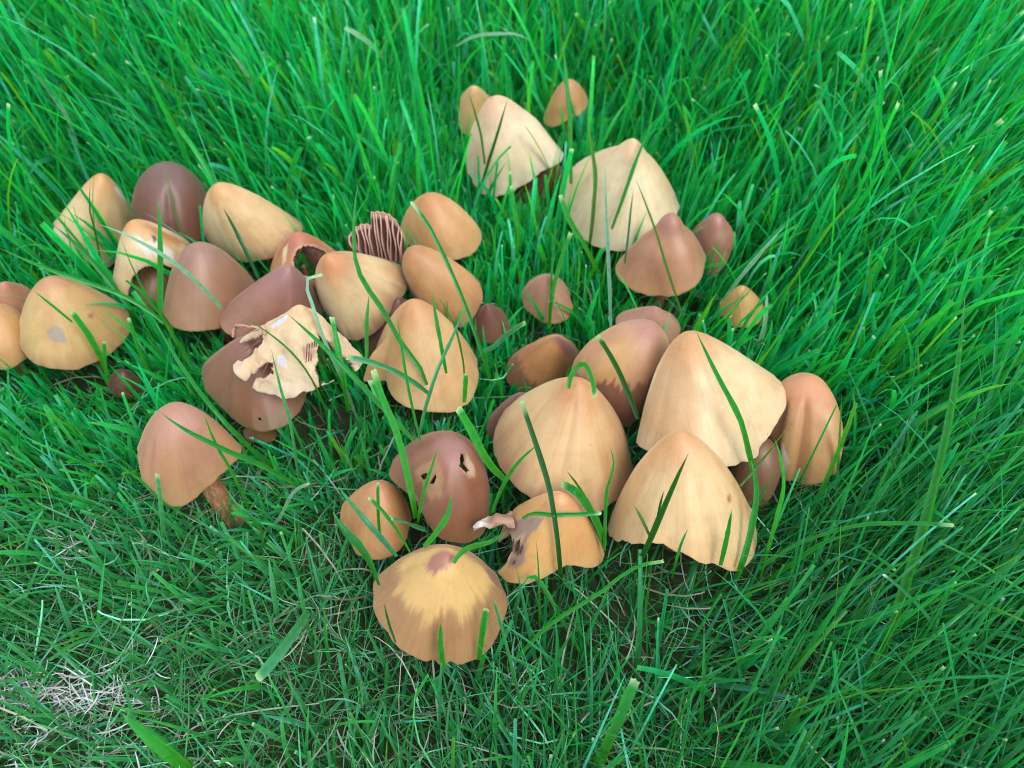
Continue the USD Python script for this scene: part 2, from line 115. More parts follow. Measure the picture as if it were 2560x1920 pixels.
# single grass blades: tone, width, tip, label, centre line from root to tip
BLADES = [
 ('olive', 0.00223, 'point', 'dark olive grass blade standing upright across left half of the tall pale back cap', [[0.0404, 0.3249, 0.0263], [0.0409, 0.327, 0.0316], [0.0413, 0.3296, 0.0365], [0.0416, 0.3321, 0.0415], [0.0418, 0.3348, 0.0461], [0.0421, 0.3376, 0.0507], [0.0421, 0.3407, 0.055], [0.0418, 0.3438, 0.0592], [0.0409, 0.3468, 0.0634], [0.0401, 0.3498, 0.0677], [0.0392, 0.3528, 0.0719], [0.0383, 0.3557, 0.076], [0.0373, 0.3588, 0.08]]),
 ('pale', 0.00174, 'point', 'pale bluish grass blade standing upright before centre of the tall pale back cap', [[0.0409, 0.232, 0.0603], [0.0415, 0.2408, 0.0593], [0.0421, 0.2494, 0.0589], [0.0426, 0.258, 0.0586], [0.0429, 0.266, 0.0592], [0.0432, 0.274, 0.06], [0.0433, 0.2811, 0.0618], [0.0433, 0.2881, 0.0637], [0.0432, 0.2943, 0.0665], [0.0432, 0.3004, 0.0693], [0.0432, 0.3059, 0.0728], [0.0432, 0.3113, 0.0763], [0.0432, 0.3164, 0.08]]),
 ('mid', 0.00194, 'point', 'green grass blade slanting up right past apex of the tall pale back cap', [[0.0506, 0.3227, 0.0378], [0.052, 0.3243, 0.0422], [0.0534, 0.3261, 0.0464], [0.0548, 0.3279, 0.0506], [0.0561, 0.3298, 0.0547], [0.0574, 0.3318, 0.0586], [0.0587, 0.3338, 0.0626], [0.06, 0.3359, 0.0664], [0.0614, 0.3379, 0.0701], [0.063, 0.3404, 0.0735], [0.065, 0.344, 0.0761], [0.0671, 0.3485, 0.078], [0.0694, 0.353, 0.08]]),
 ('bright', 0.00244, 'cut', 'broad green blade leaning left at lower left edge of the tall pale back cap', [[0.0463, 0.3111, 0.015], [0.044, 0.3097, 0.0212], [0.042, 0.3099, 0.0257], [0.0399, 0.3104, 0.0298], [0.0379, 0.3112, 0.0337], [0.0359, 0.3121, 0.0373], [0.0337, 0.3129, 0.0408], [0.0314, 0.3138, 0.0442], [0.0293, 0.3148, 0.0475], [0.0275, 0.3161, 0.0507], [0.026, 0.3176, 0.0539], [0.0246, 0.3193, 0.057], [0.0235, 0.3211, 0.06]]),
 ('dark', 0.0011, 'point', 'thin dark blade upright over right half of the tall pale back cap', [[0.0542, 0.293, 0.041], [0.0545, 0.2949, 0.0433], [0.0549, 0.2969, 0.0454], [0.0553, 0.2995, 0.0469], [0.0557, 0.302, 0.0486], [0.0561, 0.3045, 0.0503], [0.0564, 0.3068, 0.0521], [0.0567, 0.3091, 0.054], [0.0569, 0.3111, 0.0561], [0.0572, 0.3131, 0.0582], [0.0575, 0.3149, 0.0604], [0.0578, 0.3166, 0.0627], [0.0582, 0.3183, 0.065]]),
 ('olive', 0.00128, 'point', 'long thin olive blade crossing pointed brown cap and the pale cap behind', [[0.0815, 0.2702, 0.0275], [0.0793, 0.2736, 0.032], [0.0771, 0.2768, 0.0365], [0.075, 0.28, 0.0411], [0.0728, 0.283, 0.0459], [0.0708, 0.2858, 0.0507], [0.0688, 0.2885, 0.0556], [0.0667, 0.2911, 0.0605], [0.0645, 0.2934, 0.0654], [0.0621, 0.2956, 0.0703], [0.0597, 0.2976, 0.0752], [0.0572, 0.2995, 0.0801], [0.0546, 0.3013, 0.085]]),
 ('dark', 0.00187, 'point', 'dark blade slanting up right across the crumpled pale cap at the back', [[-0.019, 0.3672, 0.02], [-0.0175, 0.3634, 0.0289], [-0.0162, 0.3623, 0.0355], [-0.0148, 0.3618, 0.0414], [-0.0134, 0.3618, 0.047], [-0.012, 0.3619, 0.0523], [-0.0104, 0.3621, 0.0573], [-0.0089, 0.3625, 0.0622], [-0.0075, 0.3629, 0.067], [-0.0061, 0.3635, 0.0716], [-0.0048, 0.364, 0.0762], [-0.0035, 0.3647, 0.0806], [-0.0023, 0.3653, 0.085]]),
 ('olive', 0.00154, 'point', 'olive blade leaning left over left edge of the crumpled pale back cap', [[-0.0146, 0.3662, 0.0464], [-0.0148, 0.3673, 0.0495], [-0.0152, 0.3685, 0.0525], [-0.0156, 0.3697, 0.0554], [-0.016, 0.3711, 0.0581], [-0.0165, 0.3725, 0.0608], [-0.0172, 0.3738, 0.0635], [-0.018, 0.375, 0.0663], [-0.0188, 0.3762, 0.069], [-0.0196, 0.3772, 0.0718], [-0.0205, 0.3782, 0.0745], [-0.0214, 0.3792, 0.0773], [-0.0224, 0.38, 0.08]]),
 ('bright', 0.00216, 'cut', 'bright blade with cut tip rising over the small lone brown cap', [[0.0178, 0.2702, 0.0197], [0.018, 0.2723, 0.0233], [0.0183, 0.2743, 0.0268], [0.0187, 0.2763, 0.0303], [0.0192, 0.2784, 0.0337], [0.0198, 0.2805, 0.037], [0.0206, 0.2825, 0.0402], [0.0216, 0.2845, 0.0435], [0.0226, 0.2863, 0.0468], [0.0236, 0.2881, 0.0501], [0.0248, 0.2898, 0.0534], [0.026, 0.2914, 0.0567], [0.0273, 0.293, 0.06]]),
 ('mid', 0.00154, 'point', 'upright pointed blade beside the bright cut blade over the small lone brown cap', [[0.0186, 0.2707, 0.0203], [0.0186, 0.2726, 0.0239], [0.0185, 0.2746, 0.0275], [0.0185, 0.2767, 0.0309], [0.0186, 0.2787, 0.0343], [0.0186, 0.281, 0.0375], [0.0187, 0.2832, 0.0406], [0.0188, 0.2854, 0.0438], [0.019, 0.2875, 0.047], [0.0193, 0.2895, 0.0503], [0.0197, 0.2915, 0.0535], [0.0201, 0.2934, 0.0567], [0.0206, 0.2953, 0.06]]),
 ('bright', 0.00278, 'point', 'tall bright blade upright in front of the small tan cap farthest back', [[0.031, 0.3523, 0.044], [0.0311, 0.3591, 0.0467], [0.0312, 0.3658, 0.0495], [0.0313, 0.3724, 0.0524], [0.0312, 0.3786, 0.0556], [0.0312, 0.3847, 0.059], [0.0309, 0.3901, 0.0628], [0.0304, 0.3954, 0.0667], [0.0297, 0.3998, 0.0711], [0.029, 0.4041, 0.0756], [0.0284, 0.4078, 0.0803], [0.0277, 0.4114, 0.0851], [0.027, 0.4147, 0.09]]),
 ('bright', 0.00238, 'cut', 'short broad blade below lower edge of the crumpled pale back cap', [[-0.0007, 0.3282, 0.01], [0.0009, 0.327, 0.0155], [0.0022, 0.3274, 0.0195], [0.0031, 0.3282, 0.0232], [0.0035, 0.3293, 0.0266], [0.0034, 0.3306, 0.0299], [0.0029, 0.3321, 0.033], [0.0022, 0.3337, 0.036], [0.0015, 0.3353, 0.0389], [0.0009, 0.3371, 0.0418], [0.0005, 0.3389, 0.0446], [0.0001, 0.3407, 0.0473], [-0.0003, 0.3427, 0.05]]),
 ('mid', 0.00246, 'point', 'stiff pointed blade upright before the cap with an arched opening', [[-0.1605, 0.2571, 0.0369], [-0.1598, 0.2596, 0.041], [-0.1592, 0.2621, 0.0451], [-0.1585, 0.2645, 0.0492], [-0.1577, 0.2668, 0.0533], [-0.157, 0.2691, 0.0575], [-0.1562, 0.2713, 0.0616], [-0.1554, 0.2734, 0.0657], [-0.1548, 0.2756, 0.0698], [-0.1542, 0.2778, 0.0737], [-0.1537, 0.2801, 0.0775], [-0.1533, 0.2824, 0.0813], [-0.1529, 0.2847, 0.085]]),
 ('dark', 0.00202, 'point', 'dark blade leaning left across the cream cap beside the plum brown cap', [[-0.1124, 0.265, 0.0567], [-0.1139, 0.2675, 0.0579], [-0.1153, 0.27, 0.0593], [-0.1167, 0.2724, 0.0608], [-0.1181, 0.2746, 0.0623], [-0.1193, 0.2766, 0.0641], [-0.1206, 0.2785, 0.066], [-0.1216, 0.28, 0.0681], [-0.1227, 0.2815, 0.0703], [-0.1237, 0.2826, 0.0727], [-0.1247, 0.2838, 0.075], [-0.1257, 0.2847, 0.0775], [-0.1266, 0.2856, 0.08]]),
 ('dark', 0.00099, 'point', 'very thin dark blade over the pale cap at far left of the back row', [[-0.2052, 0.3023, 0.03], [-0.2016, 0.2991, 0.0375], [-0.1995, 0.2978, 0.0431], [-0.1978, 0.2971, 0.0481], [-0.1963, 0.2966, 0.0528], [-0.1951, 0.2963, 0.0573], [-0.1942, 0.2961, 0.0616], [-0.1934, 0.296, 0.0657], [-0.1925, 0.2959, 0.0698], [-0.1911, 0.2959, 0.0737], [-0.1896, 0.296, 0.0775], [-0.188, 0.2961, 0.0813], [-0.1864, 0.2963, 0.085]]),
 ('mid', 0.00214, 'point', 'long blade lying left above the big tan cap with grey scar', [[-0.1578, 0.2556, 0.0384], [-0.1625, 0.2579, 0.0423], [-0.1674, 0.2596, 0.046], [-0.1724, 0.2608, 0.0495], [-0.1774, 0.2612, 0.0528], [-0.1825, 0.2611, 0.0559], [-0.1874, 0.2607, 0.0591], [-0.1922, 0.2603, 0.0623], [-0.197, 0.2601, 0.0653], [-0.2024, 0.261, 0.0676], [-0.2078, 0.2621, 0.07], [-0.213, 0.2632, 0.0724], [-0.218, 0.2643, 0.075]]),
 ('mid', 0.00271, 'point', 'broad blade leaning left between the flared pale cap and the arched cap', [[-0.181, 0.2747, 0.02], [-0.1784, 0.2693, 0.0313], [-0.1805, 0.2711, 0.0353], [-0.183, 0.2731, 0.0388], [-0.1854, 0.2751, 0.0424], [-0.1878, 0.277, 0.0459], [-0.1902, 0.2787, 0.0495], [-0.1926, 0.2804, 0.053], [-0.195, 0.2818, 0.0565], [-0.1975, 0.2831, 0.06], [-0.2, 0.2841, 0.0634], [-0.2026, 0.285, 0.0667], [-0.2052, 0.2857, 0.07]]),
 ('mid', 0.00216, 'point', 'long green blade leaning left in front of the arched opening', [[-0.1537, 0.2458, 0.01], [-0.1518, 0.2461, 0.0196], [-0.1517, 0.2478, 0.0267], [-0.1523, 0.2496, 0.0331], [-0.1532, 0.2513, 0.0391], [-0.1552, 0.2524, 0.0447], [-0.1576, 0.2534, 0.0502], [-0.1593, 0.255, 0.0555], [-0.1609, 0.2569, 0.0606], [-0.1623, 0.259, 0.0656], [-0.1636, 0.2613, 0.0705], [-0.1648, 0.2639, 0.0753], [-0.1657, 0.2668, 0.08]]),
 ('bright', 0.00271, 'cut', 'broad bright blade with cut tip over the big tan cap with grey scar', [[-0.1852, 0.2411, 0.0258], [-0.1851, 0.2415, 0.0288], [-0.1851, 0.2418, 0.0317], [-0.1851, 0.242, 0.0346], [-0.1851, 0.2421, 0.0375], [-0.1851, 0.2422, 0.0403], [-0.1851, 0.2422, 0.0432], [-0.1851, 0.2422, 0.0461], [-0.1852, 0.242, 0.0489], [-0.1853, 0.2418, 0.0518], [-0.1854, 0.2416, 0.0546], [-0.1855, 0.2414, 0.0573], [-0.1857, 0.2412, 0.06]]),
 ('mid', 0.00114, 'point', 'thin blade lying across upper part of the big tan cap with grey scar', [[-0.187, 0.2399, 0.055], [-0.1868, 0.2388, 0.0577], [-0.1871, 0.2383, 0.0598], [-0.1875, 0.238, 0.0616], [-0.188, 0.2378, 0.0633], [-0.1886, 0.2377, 0.0649], [-0.1892, 0.2377, 0.0665], [-0.1899, 0.2376, 0.068], [-0.1905, 0.2376, 0.0695], [-0.1912, 0.2376, 0.0709], [-0.1919, 0.2377, 0.0723], [-0.1926, 0.2377, 0.0737], [-0.1933, 0.2378, 0.075]]),
 ('bright', 0.00206, 'cut', 'bright cut blade just right of the big tan cap with grey scar', [[-0.1697, 0.245, 0.005], [-0.1685, 0.2433, 0.0112], [-0.1681, 0.2429, 0.0157], [-0.1679, 0.2429, 0.0198], [-0.1677, 0.243, 0.0237], [-0.1676, 0.2433, 0.0273], [-0.1676, 0.2437, 0.0308], [-0.1675, 0.2441, 0.0342], [-0.1675, 0.2447, 0.0375], [-0.1674, 0.2452, 0.0407], [-0.1674, 0.2459, 0.0439], [-0.1673, 0.2466, 0.047], [-0.1672, 0.2473, 0.05]]),
 ('bright', 0.00171, 'cut', 'short bright blade at lower right rim of the big tan cap with grey scar', [[-0.1829, 0.2332, 0.0215], [-0.1819, 0.2329, 0.0243], [-0.1809, 0.2326, 0.0272], [-0.1799, 0.2324, 0.0299], [-0.179, 0.2322, 0.0325], [-0.1782, 0.2322, 0.0349], [-0.1774, 0.2323, 0.0372], [-0.1767, 0.2323, 0.0395], [-0.176, 0.2325, 0.0417], [-0.1753, 0.2326, 0.0438], [-0.1746, 0.2328, 0.0459], [-0.1739, 0.233, 0.048], [-0.1733, 0.2332, 0.05]]),
 ('pale', 0.0017, 'point', 'long pale blade lying over the arched cap and the taupe cap', [[-0.1256, 0.2482, 0.055], [-0.1291, 0.2514, 0.0577], [-0.1332, 0.2551, 0.0598], [-0.1374, 0.2587, 0.0616], [-0.1419, 0.2621, 0.0633], [-0.1465, 0.2652, 0.0651], [-0.1512, 0.2682, 0.0668], [-0.1561, 0.2708, 0.0684], [-0.1611, 0.2732, 0.0698], [-0.1661, 0.2754, 0.0712], [-0.1713, 0.2774, 0.0726], [-0.1765, 0.2791, 0.0738], [-0.1819, 0.2806, 0.075]]),
 ('olive', 0.00096, 'point', 'thin olive blade lying over the mauve brown cap', [[-0.0796, 0.2116, 0.03], [-0.0784, 0.2078, 0.0422], [-0.0775, 0.2036, 0.0542], [-0.0792, 0.2056, 0.0579], [-0.0811, 0.2074, 0.0616], [-0.0834, 0.2091, 0.065], [-0.0861, 0.2108, 0.0681], [-0.0892, 0.2127, 0.0707], [-0.0925, 0.2146, 0.0727], [-0.096, 0.2164, 0.0746], [-0.0996, 0.2179, 0.0765], [-0.1033, 0.2192, 0.0783], [-0.1071, 0.2202, 0.08]]),
 ('mid', 0.00221, 'point', 'longest blade curving up over the middle cream cap beside the gill fragment', [[-0.0358, 0.2171, 0.0406], [-0.0385, 0.2216, 0.0463], [-0.043, 0.2255, 0.0512], [-0.0476, 0.2306, 0.0548], [-0.0514, 0.237, 0.0579], [-0.0555, 0.2432, 0.0611], [-0.0603, 0.2489, 0.0644], [-0.0645, 0.2549, 0.068], [-0.0669, 0.2613, 0.072], [-0.0676, 0.2681, 0.0764], [-0.0678, 0.2748, 0.0809], [-0.0674, 0.2815, 0.0854], [-0.0664, 0.2881, 0.09]]),
 ('mid', 0.00219, 'point', 'broad blade leaning left across the torn pale cap', [[-0.037, 0.1787, 0.0539], [-0.0413, 0.1836, 0.0541], [-0.0457, 0.1883, 0.0548], [-0.05, 0.193, 0.0556], [-0.0542, 0.197, 0.0573], [-0.0584, 0.2011, 0.0591], [-0.0624, 0.2042, 0.0619], [-0.0665, 0.2073, 0.0647], [-0.0703, 0.2095, 0.0684], [-0.0741, 0.2116, 0.0722], [-0.0777, 0.213, 0.0764], [-0.0813, 0.2142, 0.0806], [-0.0848, 0.2151, 0.085]]),
 ('pale', 0.00145, 'cut', 'blade with pale curled over tip between torn pale cap and middle cream cap', [[-0.0684, 0.2178, 0.01], [-0.0686, 0.2163, 0.0221], [-0.0687, 0.2143, 0.0341], [-0.0687, 0.212, 0.0459], [-0.0688, 0.2093, 0.0575], [-0.0709, 0.212, 0.0623], [-0.0729, 0.2148, 0.067], [-0.0746, 0.2177, 0.0717], [-0.0761, 0.2207, 0.0763], [-0.0776, 0.2244, 0.0803], [-0.0798, 0.2292, 0.0836], [-0.0799, 0.2336, 0.0858], [-0.075, 0.2368, 0.085]]),
 ('bright', 0.0018, 'point', 'short upright blade at lower rim of the middle cream cap', [[-0.0601, 0.222, 0.0526], [-0.0605, 0.2252, 0.0522], [-0.0609, 0.2285, 0.0518], [-0.0613, 0.2315, 0.0517], [-0.0617, 0.2345, 0.0517], [-0.0619, 0.2372, 0.0521], [-0.0622, 0.2398, 0.0525], [-0.0622, 0.242, 0.0534], [-0.0623, 0.2442, 0.0543], [-0.0621, 0.246, 0.0556], [-0.0619, 0.2478, 0.0569], [-0.0617, 0.2494, 0.0585], [-0.0614, 0.251, 0.06]]),
 ('teal', 0.00253, 'cut', 'wide pale teal blade lying across lower left of the grass crossed tan cap', [[-0.0342, 0.2123, 0.04], [-0.0365, 0.2127, 0.0427], [-0.039, 0.2135, 0.0448], [-0.0415, 0.2143, 0.0466], [-0.0441, 0.215, 0.0484], [-0.0467, 0.2155, 0.0501], [-0.0493, 0.2159, 0.0517], [-0.0521, 0.2162, 0.0533], [-0.0548, 0.2163, 0.0548], [-0.0576, 0.2163, 0.0562], [-0.0604, 0.2161, 0.0576], [-0.0632, 0.2157, 0.0589], [-0.0661, 0.2153, 0.0601]]),
 ('bright', 0.00299, 'cut', 'very wide bright blade with cut tip below the grass crossed tan cap', [[-0.0422, 0.176, 0.0492], [-0.0428, 0.1797, 0.0485], [-0.0439, 0.1842, 0.0468], [-0.0451, 0.1883, 0.0453], [-0.0464, 0.1925, 0.0439], [-0.0478, 0.196, 0.0433], [-0.0496, 0.1993, 0.0427], [-0.0513, 0.2019, 0.0431], [-0.0529, 0.2046, 0.0436], [-0.0543, 0.2066, 0.0449], [-0.0556, 0.2086, 0.0463], [-0.0568, 0.2102, 0.0481], [-0.0579, 0.2118, 0.05]]),
 ('mid', 0.00216, 'point', 'upright green blade over left half of the grass crossed tan cap', [[-0.0343, 0.1772, 0.0559], [-0.0357, 0.1823, 0.0556], [-0.0371, 0.1874, 0.0555], [-0.0384, 0.1923, 0.0558], [-0.0396, 0.1971, 0.0563], [-0.0407, 0.2015, 0.0575], [-0.0417, 0.2058, 0.0588], [-0.0425, 0.2095, 0.0609], [-0.0432, 0.2133, 0.0631], [-0.0439, 0.2164, 0.0658], [-0.0445, 0.2196, 0.0687], [-0.045, 0.2224, 0.0718], [-0.0454, 0.2251, 0.075]]),
 ('mid', 0.00169, 'point', 'pointed blade over apex side of the grass crossed tan cap', [[-0.0269, 0.2153, 0.05], [-0.0272, 0.2154, 0.0541], [-0.0276, 0.2164, 0.0572], [-0.028, 0.2176, 0.0599], [-0.0284, 0.2189, 0.0625], [-0.0288, 0.2204, 0.0649], [-0.0292, 0.2219, 0.0672], [-0.0297, 0.2234, 0.0695], [-0.0301, 0.2251, 0.0717], [-0.0305, 0.2267, 0.0738], [-0.0309, 0.2284, 0.0759], [-0.0313, 0.2302, 0.078], [-0.0317, 0.2319, 0.08]]),
 ('teal', 0.00177, 'point', 'pale green blade slanting up right over the grass crossed tan cap', [[-0.0351, 0.1786, 0.0551], [-0.0346, 0.1839, 0.0554], [-0.034, 0.189, 0.056], [-0.0331, 0.1941, 0.0566], [-0.032, 0.1987, 0.0579], [-0.0308, 0.2033, 0.0593], [-0.0294, 0.2071, 0.0615], [-0.0276, 0.2109, 0.0636], [-0.0256, 0.214, 0.0665], [-0.0236, 0.217, 0.0694], [-0.0217, 0.2197, 0.0728], [-0.0199, 0.2222, 0.0763], [-0.0182, 0.2246, 0.08]]),
 ('mid', 0.00193, 'cut', 'long blade with white tip crossing the two tan caps behind the gill fragment', [[-0.0091, 0.2343, 0.02], [-0.0111, 0.2362, 0.0289], [-0.0133, 0.2399, 0.0355], [-0.0156, 0.2439, 0.0414], [-0.018, 0.2482, 0.047], [-0.0205, 0.2527, 0.0523], [-0.0231, 0.2572, 0.0573], [-0.0259, 0.2617, 0.0622], [-0.0289, 0.2662, 0.067], [-0.032, 0.2708, 0.0716], [-0.0352, 0.2752, 0.0763], [-0.039, 0.2792, 0.0807], [-0.0434, 0.2829, 0.085]]),
 ('olive', 0.00094, 'point', 'thin olive blade near right rim of the grass crossed tan cap', [[-0.0203, 0.223, 0.04], [-0.0203, 0.223, 0.0448], [-0.0205, 0.224, 0.0483], [-0.021, 0.2252, 0.0515], [-0.0215, 0.2265, 0.0545], [-0.0221, 0.2278, 0.0574], [-0.0228, 0.2292, 0.0601], [-0.0238, 0.2306, 0.0627], [-0.025, 0.2319, 0.0653], [-0.0263, 0.2331, 0.0678], [-0.0277, 0.2343, 0.0703], [-0.0293, 0.2353, 0.0727], [-0.031, 0.2362, 0.075]]),
 ('teal', 0.00246, 'cut', 'pale arched blade right of the egg shaped tan cap', [[-0.0148, 0.2431, 0.0323], [-0.0128, 0.2437, 0.0325], [-0.0109, 0.2443, 0.0329], [-0.0091, 0.2449, 0.0335], [-0.0074, 0.2454, 0.0346], [-0.0059, 0.2462, 0.0359], [-0.0044, 0.2465, 0.0377], [-0.0029, 0.2468, 0.0394], [-0.0013, 0.2466, 0.0414], [0.0003, 0.2463, 0.0434], [0.002, 0.2457, 0.0456], [0.0037, 0.245, 0.0478], [0.0054, 0.2442, 0.05]]),
 ('bright', 0.00225, 'cut', 'bright cut blade on right flank of the torn pale cap', [[-0.0722, 0.2193, 0.02], [-0.071, 0.2167, 0.0289], [-0.0698, 0.2139, 0.0377], [-0.0686, 0.211, 0.0464], [-0.0673, 0.2079, 0.055], [-0.0677, 0.21, 0.0574], [-0.0682, 0.2122, 0.0597], [-0.0687, 0.2143, 0.062], [-0.0692, 0.2164, 0.0643], [-0.0697, 0.2186, 0.0666], [-0.0703, 0.2209, 0.0687], [-0.0711, 0.2238, 0.0701], [-0.0722, 0.2275, 0.0708]]),
 ('bright', 0.00189, 'cut', 'stubby pale tipped blade at right rim of the grass crossed tan cap', [[-0.019, 0.1999, 0.05], [-0.0188, 0.1989, 0.0527], [-0.0186, 0.1985, 0.0548], [-0.0185, 0.1982, 0.0566], [-0.0183, 0.198, 0.0583], [-0.0182, 0.1979, 0.0599], [-0.0181, 0.1978, 0.0615], [-0.0179, 0.1977, 0.063], [-0.0178, 0.1977, 0.0645], [-0.0177, 0.1976, 0.0659], [-0.0176, 0.1976, 0.0673], [-0.0175, 0.1977, 0.0687], [-0.0174, 0.1977, 0.07]]),
 ('mid', 0.00221, 'point', 'long dark green blade lying across the biggest cream cap', [[0.097, 0.1704, 0.03], [0.0938, 0.1713, 0.0389], [0.0915, 0.1735, 0.0455], [0.0893, 0.176, 0.0514], [0.0873, 0.1787, 0.057], [0.0851, 0.1812, 0.0623], [0.0822, 0.1836, 0.0673], [0.079, 0.1858, 0.0722], [0.0758, 0.188, 0.077], [0.0728, 0.1904, 0.0816], [0.07, 0.1927, 0.0862], [0.0673, 0.1951, 0.0906], [0.0647, 0.1975, 0.095]]),
 ('dark', 0.00227, 'cut', 'dark blade with pale tip leaning over the two toned cap with purple top', [[0.0501, 0.1945, 0.0464], [0.049, 0.1966, 0.0485], [0.0479, 0.1986, 0.0506], [0.0468, 0.2006, 0.0527], [0.0455, 0.2024, 0.0549], [0.0442, 0.2042, 0.0572], [0.0429, 0.2058, 0.0596], [0.0415, 0.2073, 0.0621], [0.0399, 0.2086, 0.0647], [0.0383, 0.2099, 0.0672], [0.0366, 0.211, 0.0698], [0.0348, 0.212, 0.0724], [0.0329, 0.2129, 0.075]]),
 ('bright', 0.00212, 'cut', 'bent bright blade folded over the apex of the ribbed cream cap', [[0.021, 0.1911, 0.0696], [0.0213, 0.1928, 0.0712], [0.0218, 0.1942, 0.0726], [0.0226, 0.1953, 0.074], [0.0237, 0.1962, 0.0754], [0.0255, 0.1967, 0.077], [0.0269, 0.196, 0.0776], [0.028, 0.1938, 0.0774], [0.0287, 0.1913, 0.0772], [0.0291, 0.1888, 0.0773], [0.0294, 0.1861, 0.0775], [0.0295, 0.1833, 0.0777], [0.0294, 0.1804, 0.078]]),
 ('dark', 0.00192, 'cut', 'long dark blade rising over the torn orange cap and ribbed cream cap', [[0.0192, 0.1409, 0.01], [0.0175, 0.1355, 0.0339], [0.0168, 0.1383, 0.0405], [0.0161, 0.1415, 0.0461], [0.0153, 0.1451, 0.0507], [0.0144, 0.1491, 0.0548], [0.0134, 0.1529, 0.0589], [0.012, 0.1566, 0.063], [0.0103, 0.1601, 0.0673], [0.0086, 0.1634, 0.0716], [0.0068, 0.1666, 0.076], [0.005, 0.1697, 0.0804], [0.0033, 0.1727, 0.085]]),
 ('mid', 0.00161, 'point', 'green blade slanting up right over left rim of the ribbed cream cap', [[-0.0074, 0.1597, 0.0327], [-0.0067, 0.1614, 0.0352], [-0.0057, 0.1629, 0.0376], [-0.0047, 0.1642, 0.0403], [-0.0035, 0.1654, 0.0429], [-0.0022, 0.1662, 0.0459], [-0.0009, 0.1669, 0.0488], [0.0006, 0.1673, 0.0522], [0.0023, 0.1675, 0.0555], [0.004, 0.1673, 0.0592], [0.0058, 0.1669, 0.0627], [0.0077, 0.1663, 0.0664], [0.0097, 0.1656, 0.07]]),
 ('mid', 0.00159, 'point', 'curved upright blade over right part of the ribbed cream cap', [[0.0349, 0.1463, 0.0276], [0.0348, 0.1485, 0.0306], [0.0348, 0.1506, 0.0336], [0.0347, 0.1526, 0.0368], [0.0347, 0.1545, 0.04], [0.0346, 0.1562, 0.0434], [0.0346, 0.1579, 0.0469], [0.0347, 0.1593, 0.0506], [0.0354, 0.1606, 0.0544], [0.0361, 0.1617, 0.0583], [0.0363, 0.1628, 0.0622], [0.0355, 0.1638, 0.0662], [0.0341, 0.1648, 0.07]]),
 ('bright', 0.00305, 'cut', 'broad blade with pale cut tip under the ribbed cream cap', [[0.035, 0.1481, 0.0285], [0.0342, 0.1493, 0.0315], [0.0332, 0.1504, 0.0344], [0.0321, 0.1514, 0.0373], [0.0309, 0.1523, 0.0402], [0.0296, 0.1531, 0.043], [0.0283, 0.1538, 0.0457], [0.0269, 0.1545, 0.0483], [0.0254, 0.1553, 0.0508], [0.0236, 0.1558, 0.0533], [0.0217, 0.1562, 0.0552], [0.0199, 0.1592, 0.0526], [0.0178, 0.162, 0.05]]),
 ('olive', 0.0012, 'point', 'thin blade over lower rim of the ribbed cream cap', [[0.0304, 0.1599, 0.035], [0.0295, 0.1594, 0.0384], [0.0286, 0.1593, 0.041], [0.0277, 0.1594, 0.0432], [0.0268, 0.1595, 0.0454], [0.026, 0.1596, 0.0474], [0.0251, 0.1598, 0.0494], [0.0242, 0.16, 0.0512], [0.0233, 0.1602, 0.0531], [0.0224, 0.1603, 0.0549], [0.0214, 0.1605, 0.0566], [0.0205, 0.1607, 0.0583], [0.0195, 0.1609, 0.06]]),
 ('dark', 0.00216, 'point', 'dark blade slanting up right over the front cream bell cap', [[0.0468, 0.1432, 0.01], [0.0474, 0.1425, 0.0203], [0.0479, 0.1415, 0.0306], [0.0482, 0.1404, 0.0408], [0.0495, 0.142, 0.0456], [0.0506, 0.1435, 0.0505], [0.0517, 0.145, 0.0553], [0.0528, 0.1463, 0.0602], [0.0538, 0.1475, 0.0652], [0.0548, 0.1486, 0.0701], [0.0557, 0.1496, 0.0751], [0.0567, 0.1505, 0.08], [0.0576, 0.1512, 0.085]]),
 ('dark', 0.00087, 'point', 'short dark side shoot on front cream bell cap', [[0.0516, 0.1464, 0.05], [0.0513, 0.1459, 0.0527], [0.0511, 0.1457, 0.0548], [0.051, 0.1456, 0.0566], [0.051, 0.1456, 0.0583], [0.0509, 0.1456, 0.0599], [0.0509, 0.1456, 0.0615], [0.0509, 0.1457, 0.063], [0.0509, 0.1458, 0.0645], [0.0509, 0.1459, 0.0659], [0.051, 0.146, 0.0673], [0.051, 0.1461, 0.0687], [0.0511, 0.1462, 0.07]]),
 ('olive', 0.0013, 'point', 'olive blade leaning left over left side of the front cream bell cap', [[0.0496, 0.1424, 0.0442], [0.0492, 0.1433, 0.0448], [0.0488, 0.1441, 0.0454], [0.0484, 0.145, 0.0458], [0.048, 0.1459, 0.0463], [0.0475, 0.1468, 0.0467], [0.0471, 0.1477, 0.0472], [0.0466, 0.1486, 0.0476], [0.0461, 0.1494, 0.0481], [0.0456, 0.1503, 0.0486], [0.0451, 0.1511, 0.049], [0.0445, 0.152, 0.0495], [0.044, 0.1528, 0.05]]),
 ('mid', 0.00145, 'point', 'small upright blade at lower rim of the front cream bell cap', [[0.0635, 0.1457, 0.005], [0.0625, 0.144, 0.0123], [0.0615, 0.1422, 0.0196], [0.0605, 0.1403, 0.0269], [0.0596, 0.1384, 0.0341], [0.0586, 0.1363, 0.0413], [0.059, 0.1373, 0.0428], [0.0594, 0.1383, 0.0441], [0.0598, 0.1393, 0.0454], [0.0603, 0.1403, 0.0467], [0.0609, 0.1413, 0.0479], [0.0615, 0.1422, 0.0491], [0.0621, 0.1432, 0.0503]]),
